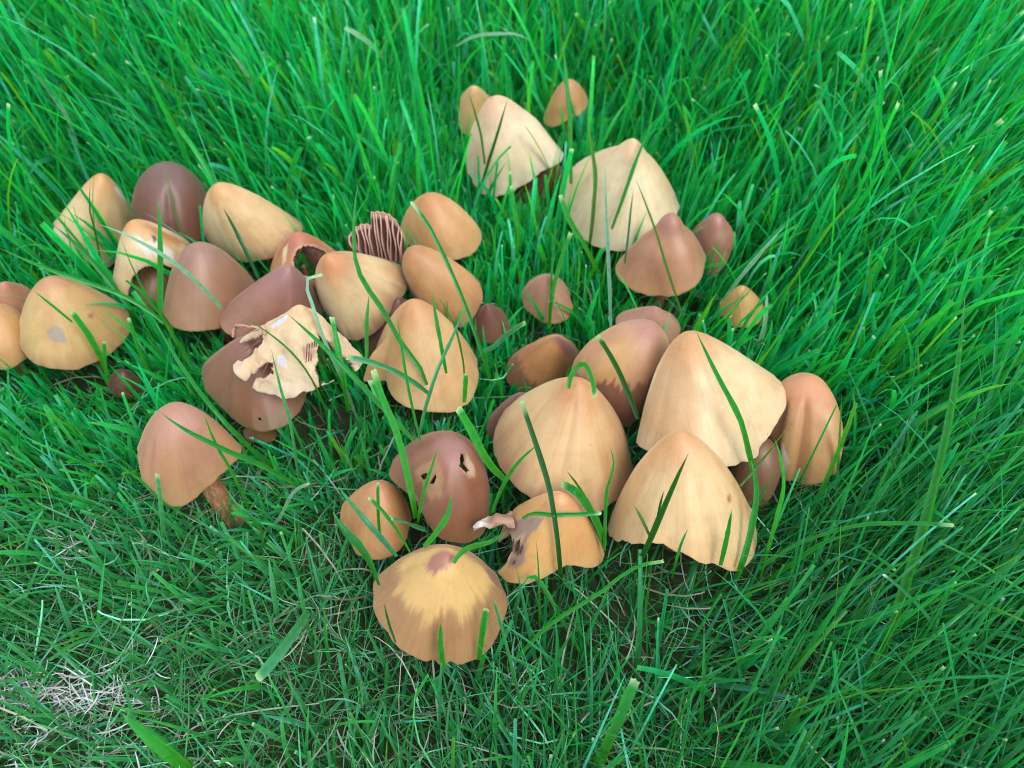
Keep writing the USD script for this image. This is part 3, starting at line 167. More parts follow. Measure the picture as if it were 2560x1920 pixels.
 ('mid', 0.00192, 'point', 'upright pointed blade at lower right of the front cream bell cap', [[0.0751, 0.1361, 0.0359], [0.0754, 0.1371, 0.0375], [0.0756, 0.138, 0.0392], [0.0758, 0.1389, 0.0409], [0.076, 0.1399, 0.0427], [0.0761, 0.1407, 0.0446], [0.0762, 0.1415, 0.0465], [0.0762, 0.1422, 0.0486], [0.0762, 0.1428, 0.0507], [0.0761, 0.1434, 0.053], [0.076, 0.1439, 0.0552], [0.0759, 0.1444, 0.0576], [0.0757, 0.1449, 0.06]]),
 ('mid', 0.00252, 'point', 'broad blade hugging right edge of the front cream bell cap', [[0.088, 0.144, 0.01], [0.0838, 0.1378, 0.0301], [0.085, 0.1404, 0.0325], [0.086, 0.143, 0.0349], [0.0869, 0.1456, 0.0374], [0.0876, 0.1482, 0.04], [0.0882, 0.1508, 0.0427], [0.0887, 0.1533, 0.0455], [0.089, 0.1557, 0.0484], [0.0889, 0.1581, 0.0513], [0.0884, 0.1605, 0.0542], [0.0875, 0.1628, 0.0571], [0.0863, 0.1652, 0.06]]),
 ('bright', 0.00253, 'point', 'broad bright blade rising between the biggest cream cap and folded orange cap', [[0.0987, 0.1457, 0.005], [0.0977, 0.1459, 0.0146], [0.0974, 0.1471, 0.0217], [0.0973, 0.1486, 0.0281], [0.0973, 0.1502, 0.0341], [0.0973, 0.1519, 0.0397], [0.0975, 0.1536, 0.0452], [0.0977, 0.1554, 0.0505], [0.0974, 0.1571, 0.0557], [0.0964, 0.1588, 0.0607], [0.0949, 0.1605, 0.0655], [0.0931, 0.1622, 0.0703], [0.0908, 0.1639, 0.075]]),
 ('olive', 0.00145, 'point', 'olive blade slanting across the gap left of the folded orange cap', [[0.0837, 0.1608, 0.0501], [0.0857, 0.1628, 0.0508], [0.0876, 0.1646, 0.0516], [0.0895, 0.1665, 0.0525], [0.0911, 0.168, 0.054], [0.0928, 0.1695, 0.0554], [0.0942, 0.1705, 0.0576], [0.0955, 0.1715, 0.0598], [0.0966, 0.1721, 0.0626], [0.0976, 0.1726, 0.0653], [0.0985, 0.1728, 0.0685], [0.0993, 0.1729, 0.0717], [0.1, 0.173, 0.075]]),
 ('mid', 0.00173, 'cut', 'fuzzy blade lying flat across top of the torn orange cap', [[0.0037, 0.146, 0.052], [0.0058, 0.1471, 0.0526], [0.008, 0.1476, 0.0529], [0.0103, 0.1475, 0.0529], [0.0127, 0.1472, 0.0527], [0.015, 0.1471, 0.0527], [0.0174, 0.1471, 0.0527], [0.0197, 0.1472, 0.0526], [0.0221, 0.1477, 0.052], [0.0246, 0.1481, 0.0515], [0.027, 0.1485, 0.0509], [0.0294, 0.149, 0.0505], [0.0319, 0.1494, 0.05]]),
 ('mid', 0.00174, 'point', 'thin blade reaching right in the grass below the folded orange cap', [[0.0999, 0.1432, 0.01], [0.101, 0.1424, 0.0155], [0.1026, 0.1423, 0.0195], [0.1043, 0.1423, 0.0232], [0.106, 0.1425, 0.0266], [0.1077, 0.1428, 0.0299], [0.1094, 0.1432, 0.033], [0.1112, 0.1434, 0.036], [0.1129, 0.1434, 0.0389], [0.1147, 0.1431, 0.0418], [0.1166, 0.1427, 0.0446], [0.1184, 0.1421, 0.0473], [0.1202, 0.1414, 0.05]]),
 ('bright', 0.00262, 'cut', 'widest bright blade leaning left over the brown cap with two holes', [[-0.0376, 0.1618, 0.025], [-0.0365, 0.1573, 0.0419], [-0.0373, 0.1605, 0.0455], [-0.0382, 0.1636, 0.0492], [-0.0391, 0.1667, 0.053], [-0.04, 0.1696, 0.0569], [-0.0411, 0.1724, 0.0608], [-0.0422, 0.175, 0.0648], [-0.0437, 0.1775, 0.0687], [-0.0453, 0.1797, 0.0728], [-0.0467, 0.182, 0.0769], [-0.0479, 0.1843, 0.081], [-0.049, 0.1866, 0.085]]),
 ('mid', 0.00132, 'point', 'thin blade pointing up through left hole of the brown holed cap', [[-0.0374, 0.1626, 0.02], [-0.0347, 0.154, 0.0396], [-0.0341, 0.1554, 0.042], [-0.0335, 0.1568, 0.0442], [-0.0329, 0.1582, 0.0464], [-0.0322, 0.1596, 0.0487], [-0.0315, 0.161, 0.0509], [-0.0307, 0.1622, 0.0532], [-0.0298, 0.1635, 0.0555], [-0.0289, 0.1647, 0.0578], [-0.0281, 0.1658, 0.0602], [-0.0272, 0.1669, 0.0626], [-0.0263, 0.168, 0.065]]),
 ('bright', 0.00244, 'point', 'bright blade upright on lower rim of the front two toned cap', [[-0.0234, 0.1029, 0.0226], [-0.0236, 0.1036, 0.0245], [-0.0238, 0.1043, 0.0263], [-0.024, 0.105, 0.0281], [-0.0241, 0.1058, 0.0298], [-0.0242, 0.1065, 0.0316], [-0.0243, 0.1073, 0.0332], [-0.0243, 0.108, 0.0348], [-0.0242, 0.1088, 0.0364], [-0.0241, 0.1096, 0.0379], [-0.0241, 0.1104, 0.0395], [-0.024, 0.1112, 0.0409], [-0.0239, 0.112, 0.0424]]),
 ('bright', 0.00233, 'cut', 'bright blade with white tip at lower right rim of the front two toned cap', [[-0.0117, 0.1071, 0.0213], [-0.0115, 0.1078, 0.0235], [-0.0112, 0.1084, 0.0257], [-0.0109, 0.1091, 0.0279], [-0.0107, 0.1097, 0.0302], [-0.0104, 0.1102, 0.0325], [-0.0102, 0.1107, 0.0349], [-0.0099, 0.1112, 0.0373], [-0.0096, 0.1117, 0.0398], [-0.0094, 0.1121, 0.0423], [-0.0091, 0.1125, 0.0448], [-0.0088, 0.1128, 0.0474], [-0.0085, 0.1131, 0.05]]),
 ('dark', 0.00089, 'point', 'thin dark blade at left rim of the front two toned cap', [[-0.0399, 0.1093, 0.0318], [-0.0403, 0.1101, 0.0327], [-0.0407, 0.1109, 0.0336], [-0.0411, 0.1117, 0.0345], [-0.0415, 0.1124, 0.0355], [-0.0418, 0.1132, 0.0365], [-0.0421, 0.1139, 0.0376], [-0.0423, 0.1147, 0.0387], [-0.0426, 0.1154, 0.0399], [-0.0428, 0.1161, 0.0411], [-0.0429, 0.1167, 0.0424], [-0.0431, 0.1174, 0.0437], [-0.0432, 0.118, 0.045]]),
 ('bright', 0.00175, 'cut', 'bright blade leaning left across the orange egg cap', [[-0.0353, 0.1337, 0.0511], [-0.0366, 0.1366, 0.0492], [-0.038, 0.1396, 0.0474], [-0.0394, 0.1422, 0.0461], [-0.0409, 0.1448, 0.0448], [-0.0423, 0.147, 0.0444], [-0.0437, 0.1491, 0.0439], [-0.0451, 0.1507, 0.0443], [-0.0465, 0.1523, 0.0448], [-0.0478, 0.1534, 0.0459], [-0.0492, 0.1544, 0.047], [-0.0506, 0.1552, 0.0485], [-0.052, 0.1559, 0.05]]),
 ('mid', 0.00133, 'cut', 'short upright blade over apex of the orange egg cap', [[-0.0506, 0.1523, 0.0242], [-0.0505, 0.1529, 0.0268], [-0.0504, 0.1535, 0.0295], [-0.0503, 0.1541, 0.0322], [-0.0502, 0.1547, 0.0348], [-0.05, 0.1552, 0.0375], [-0.0498, 0.1557, 0.0401], [-0.0496, 0.1562, 0.0427], [-0.0493, 0.1567, 0.0453], [-0.0491, 0.1573, 0.0478], [-0.0489, 0.1578, 0.0502], [-0.0486, 0.1584, 0.0526], [-0.0484, 0.159, 0.055]]),
 ('teal', 0.0021, 'point', 'pale green blade leaning far left over the orange egg cap', [[-0.0408, 0.1358, 0.0435], [-0.0428, 0.1383, 0.0432], [-0.0448, 0.1407, 0.0431], [-0.0468, 0.143, 0.0431], [-0.0487, 0.145, 0.0437], [-0.0507, 0.1469, 0.0444], [-0.0525, 0.1484, 0.0458], [-0.0542, 0.1499, 0.0473], [-0.0558, 0.151, 0.0495], [-0.0573, 0.1521, 0.0517], [-0.0587, 0.1529, 0.0544], [-0.0601, 0.1537, 0.0571], [-0.0613, 0.1544, 0.06]]),
 ('mid', 0.00323, 'point', 'broad dark green blade at left of the orange egg cap', [[-0.0471, 0.1283, 0.0373], [-0.0484, 0.1316, 0.0361], [-0.0499, 0.1348, 0.0349], [-0.0514, 0.1378, 0.0341], [-0.0531, 0.1407, 0.0334], [-0.0548, 0.1432, 0.0332], [-0.0566, 0.1456, 0.0331], [-0.0586, 0.1474, 0.0337], [-0.0606, 0.1492, 0.0343], [-0.0624, 0.1508, 0.0355], [-0.064, 0.1525, 0.0367], [-0.0654, 0.1541, 0.0383], [-0.0667, 0.1558, 0.04]]),
 ('mid', 0.00093, 'point', 'thin upright blade on lower left of the torn orange cap', [[0.0104, 0.1228, 0.008], [0.0103, 0.1231, 0.0144], [0.0101, 0.124, 0.0192], [0.01, 0.1251, 0.0235], [0.0099, 0.1262, 0.0275], [0.0098, 0.1274, 0.0313], [0.0096, 0.1287, 0.035], [0.0095, 0.1299, 0.0385], [0.0093, 0.1312, 0.042], [0.0091, 0.1324, 0.0453], [0.0088, 0.1337, 0.0486], [0.0086, 0.135, 0.0518], [0.0083, 0.1362, 0.055]]),
 ('bright', 0.00164, 'cut', 'long bright blade slanting right in the dark gap below the front caps', [[-0.0018, 0.1091, 0.005], [0.0019, 0.112, 0.0105], [0.0058, 0.115, 0.0145], [0.0099, 0.1179, 0.0182], [0.0142, 0.1204, 0.0216], [0.0188, 0.1225, 0.0249], [0.0238, 0.1242, 0.028], [0.0287, 0.126, 0.031], [0.0335, 0.1282, 0.0339], [0.038, 0.1308, 0.0371], [0.0426, 0.1327, 0.0401], [0.0475, 0.1333, 0.0427], [0.0529, 0.1331, 0.045]]),
 ('mid', 0.00178, 'point', 'sharply bent blade under the torn orange cap', [[0.0267, 0.114, 0.005], [0.0246, 0.1165, 0.0084], [0.0225, 0.119, 0.0118], [0.0203, 0.1214, 0.0153], [0.018, 0.1237, 0.0187], [0.0157, 0.1263, 0.0225], [0.0133, 0.1294, 0.0264], [0.0108, 0.1319, 0.0303], [0.0083, 0.1332, 0.033], [0.0058, 0.1326, 0.0332], [0.0032, 0.129, 0.0318], [0.0005, 0.126, 0.0308], [-0.0023, 0.1231, 0.03]]),
 ('teal', 0.00265, 'cut', 'stubby teal blade with cut end between egg cap and holed brown cap', [[-0.0321, 0.1507, 0.0358], [-0.0332, 0.1511, 0.0358], [-0.0343, 0.1515, 0.0359], [-0.0355, 0.1519, 0.0361], [-0.0366, 0.1521, 0.0365], [-0.0376, 0.1523, 0.0369], [-0.0387, 0.1523, 0.0377], [-0.0397, 0.1522, 0.0385], [-0.0407, 0.152, 0.0397], [-0.0416, 0.1517, 0.0408], [-0.0425, 0.1513, 0.0422], [-0.0434, 0.1509, 0.0436], [-0.0443, 0.1504, 0.045]]),
 ('bright', 0.00319, 'cut', 'broad bright tuft blade between holed brown cap and ribbed cream cap', [[-0.0019, 0.1726, 0.0352], [-0.0041, 0.1729, 0.0382], [-0.0062, 0.1732, 0.0412], [-0.008, 0.1736, 0.0444], [-0.0095, 0.1741, 0.0476], [-0.0109, 0.1749, 0.0505], [-0.0122, 0.176, 0.0533], [-0.0133, 0.177, 0.0561], [-0.0145, 0.178, 0.059], [-0.0157, 0.179, 0.0618], [-0.017, 0.1798, 0.0646], [-0.0183, 0.1807, 0.0673], [-0.0196, 0.1815, 0.07]]),
 ('bright', 0.00205, 'point', 'curved bright blade lying behind the front two toned cap', [[-0.0194, 0.1259, 0.0577], [-0.0184, 0.1275, 0.0581], [-0.0173, 0.1291, 0.0579], [-0.0161, 0.131, 0.0567], [-0.0149, 0.1333, 0.0542], [-0.0134, 0.1354, 0.0514], [-0.0117, 0.1375, 0.0486], [-0.0099, 0.1393, 0.0461], [-0.0082, 0.1413, 0.0437], [-0.0065, 0.1431, 0.0419], [-0.0049, 0.1451, 0.0402], [-0.0033, 0.1471, 0.039], [-0.0018, 0.1491, 0.0379]]),
 ('bright', 0.00231, 'point', 'pointed bright blade before lower half of the holed brown cap', [[-0.0297, 0.1324, 0.0568], [-0.0286, 0.1338, 0.0567], [-0.0277, 0.1363, 0.0548], [-0.0269, 0.1389, 0.053], [-0.0261, 0.1413, 0.0514], [-0.0254, 0.1438, 0.0499], [-0.0245, 0.146, 0.0489], [-0.0237, 0.1484, 0.048], [-0.0231, 0.1504, 0.0477], [-0.0228, 0.1525, 0.0475], [-0.0225, 0.1544, 0.0477], [-0.0224, 0.1564, 0.048], [-0.0223, 0.1583, 0.0485]]),
 ('mid', 0.00222, 'point', 'long blade lying across the lone brown cap at left', [[-0.0841, 0.1729, 0.03], [-0.0872, 0.1724, 0.0362], [-0.0907, 0.1725, 0.0407], [-0.0943, 0.1727, 0.0448], [-0.098, 0.1727, 0.0487], [-0.1017, 0.1725, 0.0523], [-0.1054, 0.1724, 0.0558], [-0.1089, 0.1726, 0.0592], [-0.1125, 0.1729, 0.0625], [-0.116, 0.1733, 0.0657], [-0.1194, 0.174, 0.0689], [-0.1226, 0.175, 0.072], [-0.1258, 0.1765, 0.075]]),
 ('mid', 0.00129, 'point', 'thin blade leaning left over right rim of the lone brown cap', [[-0.1093, 0.1744, 0.01], [-0.1082, 0.1731, 0.0189], [-0.1079, 0.173, 0.0255], [-0.1079, 0.1732, 0.0314], [-0.1081, 0.1734, 0.037], [-0.1084, 0.1737, 0.0423], [-0.1088, 0.1739, 0.0473], [-0.1094, 0.1741, 0.0522], [-0.1097, 0.1744, 0.057], [-0.1099, 0.1748, 0.0616], [-0.11, 0.1753, 0.0662], [-0.11, 0.1759, 0.0706], [-0.1099, 0.1765, 0.075]]),
 ('mid', 0.00197, 'point', 'long blade streaking up left between the lone brown cap and the torn cap', [[-0.1019, 0.1947, 0.01], [-0.1049, 0.1937, 0.0193], [-0.1076, 0.1927, 0.0286], [-0.1098, 0.1916, 0.0379], [-0.1131, 0.1931, 0.0437], [-0.1165, 0.1953, 0.0487], [-0.1209, 0.1996, 0.0513], [-0.1252, 0.204, 0.054], [-0.1292, 0.2085, 0.0569], [-0.133, 0.2129, 0.06], [-0.1366, 0.2175, 0.0631], [-0.14, 0.222, 0.0665], [-0.1433, 0.2266, 0.07]]),
 ('teal', 0.00176, 'cut', 'upright pale tipped blade at lower left rim of the lone brown cap', [[-0.1409, 0.1593, 0.01], [-0.1387, 0.1585, 0.0162], [-0.1373, 0.1585, 0.0207], [-0.1361, 0.1587, 0.0248], [-0.135, 0.159, 0.0287], [-0.1341, 0.1594, 0.0323], [-0.1332, 0.1598, 0.0358], [-0.1324, 0.1603, 0.0392], [-0.1316, 0.1608, 0.0425], [-0.1309, 0.1612, 0.0457], [-0.1303, 0.1617, 0.0489], [-0.1297, 0.1622, 0.052], [-0.1291, 0.1627, 0.055]]),
 ('mid', 0.0019, 'point', 'blade leaning left under the lone brown cap', [[-0.1319, 0.1729, 0.005], [-0.1325, 0.1702, 0.0122], [-0.1329, 0.1677, 0.0195], [-0.133, 0.1653, 0.0267], [-0.135, 0.1656, 0.0297], [-0.1369, 0.1663, 0.0326], [-0.1386, 0.1673, 0.0355], [-0.1406, 0.1686, 0.038], [-0.1426, 0.1698, 0.0405], [-0.1447, 0.1707, 0.0429], [-0.1468, 0.1715, 0.0453], [-0.1489, 0.1722, 0.0476], [-0.151, 0.1727, 0.05]]),
 ('teal', 0.00125, 'point', 'thin bluish blade crossing the pale lobe of the torn cap', [[-0.0881, 0.1813, 0.02], [-0.0866, 0.1811, 0.0289], [-0.0859, 0.1822, 0.0355], [-0.0855, 0.1835, 0.0414], [-0.0853, 0.185, 0.047], [-0.0852, 0.1865, 0.0523], [-0.0853, 0.1881, 0.0573], [-0.0857, 0.1896, 0.0622], [-0.0863, 0.1911, 0.067], [-0.0866, 0.1926, 0.0716], [-0.0869, 0.1942, 0.0762], [-0.0872, 0.1958, 0.0806], [-0.0874, 0.1974, 0.085]]),
 ('pale', 0.0014, 'cut', 'blade with frayed white tip right of the lone brown cap', [[-0.1033, 0.1664, 0.005], [-0.1, 0.1654, 0.0098], [-0.0973, 0.1652, 0.0133], [-0.095, 0.1652, 0.0165], [-0.0929, 0.1655, 0.0195], [-0.0912, 0.1662, 0.0224], [-0.0897, 0.167, 0.0253], [-0.0882, 0.1678, 0.0282], [-0.0866, 0.1684, 0.031], [-0.0849, 0.1687, 0.0336], [-0.0828, 0.1688, 0.0359], [-0.0804, 0.1687, 0.038], [-0.0777, 0.1684, 0.04]]),
 ('bright', 0.0027, 'cut', 'bright broad blade near stem of the lone brown cap', [[-0.1002, 0.162, 0.005], [-0.1, 0.1616, 0.0084], [-0.1002, 0.1616, 0.011], [-0.1004, 0.1618, 0.0132], [-0.1007, 0.162, 0.0154], [-0.1011, 0.1622, 0.0174], [-0.1015, 0.1624, 0.0194], [-0.1019, 0.1627, 0.0212], [-0.1024, 0.1629, 0.0231], [-0.1029, 0.1632, 0.0249], [-0.1034, 0.1634, 0.0266], [-0.104, 0.1635, 0.0283], [-0.1047, 0.1636, 0.03]]),
 ('teal', 0.00389, 'cut', 'broad teal blade bent down in the short grass at lower left', [[-0.075, 0.1256, 0.02], [-0.0756, 0.1227, 0.0214], [-0.0762, 0.12, 0.0224], [-0.077, 0.1175, 0.0233], [-0.0778, 0.115, 0.0242], [-0.0786, 0.1126, 0.025], [-0.0795, 0.1103, 0.0257], [-0.0803, 0.1081, 0.0265], [-0.0813, 0.1059, 0.0272], [-0.0822, 0.1038, 0.0279], [-0.0832, 0.1017, 0.0286], [-0.0842, 0.0997, 0.0293], [-0.0853, 0.0977, 0.03]]),
 ('teal', 0.00209, 'point', 'narrow teal blade above the bent down teal blade at lower left', [[-0.09, 0.129, 0.005], [-0.0896, 0.1296, 0.0084], [-0.0895, 0.1305, 0.011], [-0.0895, 0.1316, 0.0132], [-0.0895, 0.1327, 0.0154], [-0.0896, 0.1338, 0.0174], [-0.0896, 0.135, 0.0194], [-0.0897, 0.1362, 0.0212], [-0.0898, 0.1374, 0.0231], [-0.0899, 0.1386, 0.0249], [-0.0901, 0.1398, 0.0266], [-0.0902, 0.1411, 0.0283], [-0.0904, 0.1423, 0.03]]),
 ('bright', 0.00456, 'point', 'broad bright blade at bottom edge of the photo in the thatch', [[-0.1072, 0.0737, 0.005], [-0.1083, 0.0742, 0.0091], [-0.1097, 0.0749, 0.0122], [-0.1112, 0.0756, 0.0149], [-0.1127, 0.0765, 0.0175], [-0.1142, 0.0774, 0.0199], [-0.1157, 0.0783, 0.0222], [-0.1172, 0.0792, 0.0245], [-0.1187, 0.0802, 0.0267], [-0.1202, 0.0812, 0.0288], [-0.1217, 0.0822, 0.0309], [-0.1232, 0.0833, 0.033], [-0.1246, 0.0844, 0.035]]),
 ('bright', 0.00379, 'point', 'tall broad blade curving upright at far right of the mushrooms', [[0.1284, 0.1025, 0.01], [0.1318, 0.1104, 0.0189], [0.1361, 0.1193, 0.0255], [0.1405, 0.1287, 0.0314], [0.1451, 0.1384, 0.037], [0.1499, 0.1485, 0.0423], [0.1546, 0.1591, 0.0473], [0.1593, 0.1702, 0.0522], [0.1641, 0.1818, 0.057], [0.1687, 0.194, 0.0616], [0.1732, 0.2069, 0.0662], [0.1778, 0.2205, 0.0706], [0.1823, 0.2349, 0.075]]),
 ('bright', 0.00369, 'cut', 'bright blade with white cut tip at bottom below the front caps', [[0.0274, 0.073, 0.005], [0.0284, 0.0745, 0.0091], [0.0294, 0.0762, 0.0122], [0.0305, 0.078, 0.0149], [0.0316, 0.0799, 0.0175], [0.0327, 0.0817, 0.0199], [0.0339, 0.0836, 0.0222], [0.035, 0.0855, 0.0245], [0.0361, 0.0874, 0.0267], [0.0372, 0.0893, 0.0288], [0.0383, 0.0913, 0.0309], [0.0394, 0.0932, 0.033], [0.0405, 0.0951, 0.035]]),
 ('pale', 0.00184, 'point', 'pale bluish blade slanting right of the pointed brown caps', [[0.0972, 0.2683, 0.04], [0.0981, 0.2669, 0.0455], [0.0995, 0.2668, 0.0495], [0.101, 0.2671, 0.0532], [0.1027, 0.2676, 0.0566], [0.1043, 0.2681, 0.0599], [0.106, 0.2687, 0.063], [0.1078, 0.2694, 0.066], [0.1095, 0.2701, 0.0689], [0.1113, 0.2708, 0.0718], [0.1131, 0.2715, 0.0746], [0.1149, 0.2722, 0.0773], [0.1167, 0.2729, 0.08]]),
 ('pale', 0.00212, 'point', 'pale blue blade upright beside the small tan cap at right', [[0.1155, 0.2562, 0.02], [0.1153, 0.2554, 0.0241], [0.1155, 0.2555, 0.0272], [0.1156, 0.2559, 0.0299], [0.1157, 0.2565, 0.0325], [0.1157, 0.2572, 0.0349], [0.1156, 0.2579, 0.0372], [0.1155, 0.2588, 0.0395], [0.1153, 0.2597, 0.0417], [0.1152, 0.2607, 0.0438], [0.115, 0.2617, 0.0459], [0.1149, 0.2628, 0.048], [0.1146, 0.264, 0.05]]),
 ('pale', 0.00234, 'point', 'pale blade leaning left in the tall grass at upper left', [[-0.2549, 0.4019, 0.02], [-0.2516, 0.4005, 0.0282], [-0.2505, 0.4018, 0.0343], [-0.2502, 0.4034, 0.0398], [-0.2503, 0.4051, 0.0449], [-0.251, 0.4067, 0.0498], [-0.2525, 0.4082, 0.0545], [-0.2545, 0.4095, 0.059], [-0.2564, 0.4105, 0.0635], [-0.2584, 0.4114, 0.0678], [-0.2605, 0.4121, 0.072], [-0.2628, 0.4125, 0.076], [-0.2652, 0.4128, 0.08]]),
 ('pale', 0.00268, 'point', 'pale curved blade in the tall grass above the plum brown cap', [[-0.1546, 0.4381, 0.02], [-0.1521, 0.4337, 0.0282], [-0.1511, 0.4323, 0.0343], [-0.1505, 0.4315, 0.0398], [-0.1503, 0.431, 0.0449], [-0.1502, 0.4305, 0.0498], [-0.1503, 0.4301, 0.0545], [-0.1506, 0.4295, 0.059], [-0.1514, 0.429, 0.0634], [-0.1524, 0.4283, 0.0677], [-0.1537, 0.4275, 0.0719], [-0.1552, 0.4265, 0.076], [-0.1568, 0.4254, 0.08]]),
 ('pale', 0.00276, 'cut', 'short pale blade lying in the tall grass near the top centre', [[-0.0784, 0.4691, 0.05], [-0.0793, 0.467, 0.0534], [-0.0805, 0.4663, 0.056], [-0.0819, 0.4659, 0.0582], [-0.0833, 0.4655, 0.0604], [-0.0848, 0.4649, 0.0625], [-0.0864, 0.4643, 0.0644], [-0.088, 0.4637, 0.0663], [-0.0897, 0.4629, 0.0682], [-0.0915, 0.4621, 0.07], [-0.0934, 0.4613, 0.0718], [-0.0953, 0.4604, 0.0734], [-0.0972, 0.4594, 0.075]]),
 ('pale', 0.00186, 'point', 'thin pale arched stalk lying above the back mushrooms', [[-0.0323, 0.4474, 0.07], [-0.029, 0.4488, 0.0715], [-0.0257, 0.4501, 0.0728], [-0.0223, 0.4511, 0.0739], [-0.0188, 0.4517, 0.0745], [-0.0152, 0.4519, 0.0748], [-0.0114, 0.4518, 0.0751], [-0.0076, 0.4514, 0.0755], [-0.0039, 0.4508, 0.0759], [-0.0002, 0.45, 0.0763], [0.0033, 0.4487, 0.0762], [0.0068, 0.447, 0.0757], [0.0103, 0.4451, 0.075]]),
 ('mid', 0.00151, 'cut', 'blade with pale tip reaching right below the folded orange cap', [[0.0942, 0.1427, 0.02], [0.0985, 0.1443, 0.0255], [0.1033, 0.1461, 0.0295], [0.1082, 0.1473, 0.0332], [0.1131, 0.1478, 0.0366], [0.1181, 0.148, 0.04], [0.1232, 0.1478, 0.0434], [0.1281, 0.1471, 0.0466], [0.1327, 0.1458, 0.0493], [0.1373, 0.1442, 0.052], [0.1416, 0.1425, 0.0547], [0.1459, 0.1407, 0.0574], [0.15, 0.1387, 0.06]]),
]
SPOTS = {'stem19': [-0.117, 0.1771, 0.0], 'gillc': [-0.0634, 0.2928, 0.058], 'gillTL': [-0.0632, 0.2954, 0.07], 'gillBR': [-0.0513, 0.2877, 0.05], 'flap0': [0.0006, 0.155, 0.036], 'flap1': [-0.0146, 0.1523, 0.0347], 'dry1': [-0.3329, 0.4554, 0.0], 'white': [-0.1665, 0.0992, 0.01], 'white2': [-0.1583, 0.0835, 0.01], 'white3': [-0.1766, 0.1612, 0.01], 'lip': [[-0.127, 0.2533, 0.0332], [-0.1281, 0.2547, 0.0345], [-0.1255, 0.2557, 0.0366], [-0.1105, 0.2328, 0.0592], [-0.1036, 0.2267, 0.0656], [-0.0988, 0.2229, 0.0686], [-0.0978, 0.2203, 0.068]], 'lip2': [[-0.1021, 0.2121, 0.0568], [-0.1032, 0.21, 0.0531], [-0.1085, 0.2104, 0.0507], [-0.1112, 0.216, 0.0553]], 'bared': [[[-0.0808, 0.2158, 0.0671], [-0.0818, 0.2117, 0.0611]], [[-0.0799, 0.2162, 0.0672], [-0.0808, 0.212, 0.0613]], [[-0.0789, 0.2166, 0.0673], [-0.0799, 0.2124, 0.0613]], [[-0.078, 0.2172, 0.0675], [-0.079, 0.2129, 0.0617]], [[-0.0773, 0.2179, 0.0678], [-0.0782, 0.2134, 0.0621]]], 'wound': [[[0.0006, 0.1472, 0.0359], [0.0, 0.1431, 0.0329]], [[0.0018, 0.1455, 0.0365], [0.001, 0.1419, 0.0333]], [[0.0029, 0.145, 0.0374], [0.0019, 0.1411, 0.0336]], [[0.0039, 0.1436, 0.0375], [0.0029, 0.1412, 0.0346]], [[0.0012, 0.1402, 0.0321], [0.0003, 0.1392, 0.0303]]]}
RNG = np.random.default_rng(11)
TAU = 2 * math.pi
_count = {}


def path_for(name, parent='/World'):
    k = (parent, name)
    _count[k] = _count.get(k, -1) + 1
    return f'{parent}/{name}' + (f'_{_count[k]:03d}' if _count[k] else '')


def tag(prim, label=None, category=None, group=None, kind=None):
    for k, v in (('label', label), ('category', category), ('group', group), ('kind', kind)):
        if v:
            prim.SetCustomDataByKey(k, v)
    return prim


def put(name, mesh, mat, parent='/World', tint=None, skin=None, smooth=True):
    m = usdkit.mesh(stage, path_for(name, parent), mesh, '/World/Looks/' + mat, smooth=smooth)
    pv = UsdGeom.PrimvarsAPI(m)
    if tint is not None:
        pv.CreatePrimvar('tint', Sdf.ValueTypeNames.Color3fArray, 'vertex').Set(Vt.Vec3fArray.FromNumpy(np.clip(tint, 0, 1).astype(np.float32)))
    if skin is not None:
        pv.CreatePrimvar('skin', Sdf.ValueTypeNames.Float3Array, 'vertex').Set(Vt.Vec3fArray.FromNumpy(skin.astype(np.float32)))
    return m.GetPrim()


def lin(c, k=1.0):
    c = np.asarray(c, float) / 255
    return np.where(c <= .04045, c / 12.92, ((c + .055) / 1.055) ** 2.4) * k


def sstep(a, b, x):
    t = np.clip((x - a) / (b - a), 0, 1)
    return t * t * (3 - 2 * t)


# ---------------------------------------------------------------- materials
def mat(name, nodes, links, surface):
    return usdkit.material(stage, '/World/Looks/' + name, nodes, links, surface=surface)


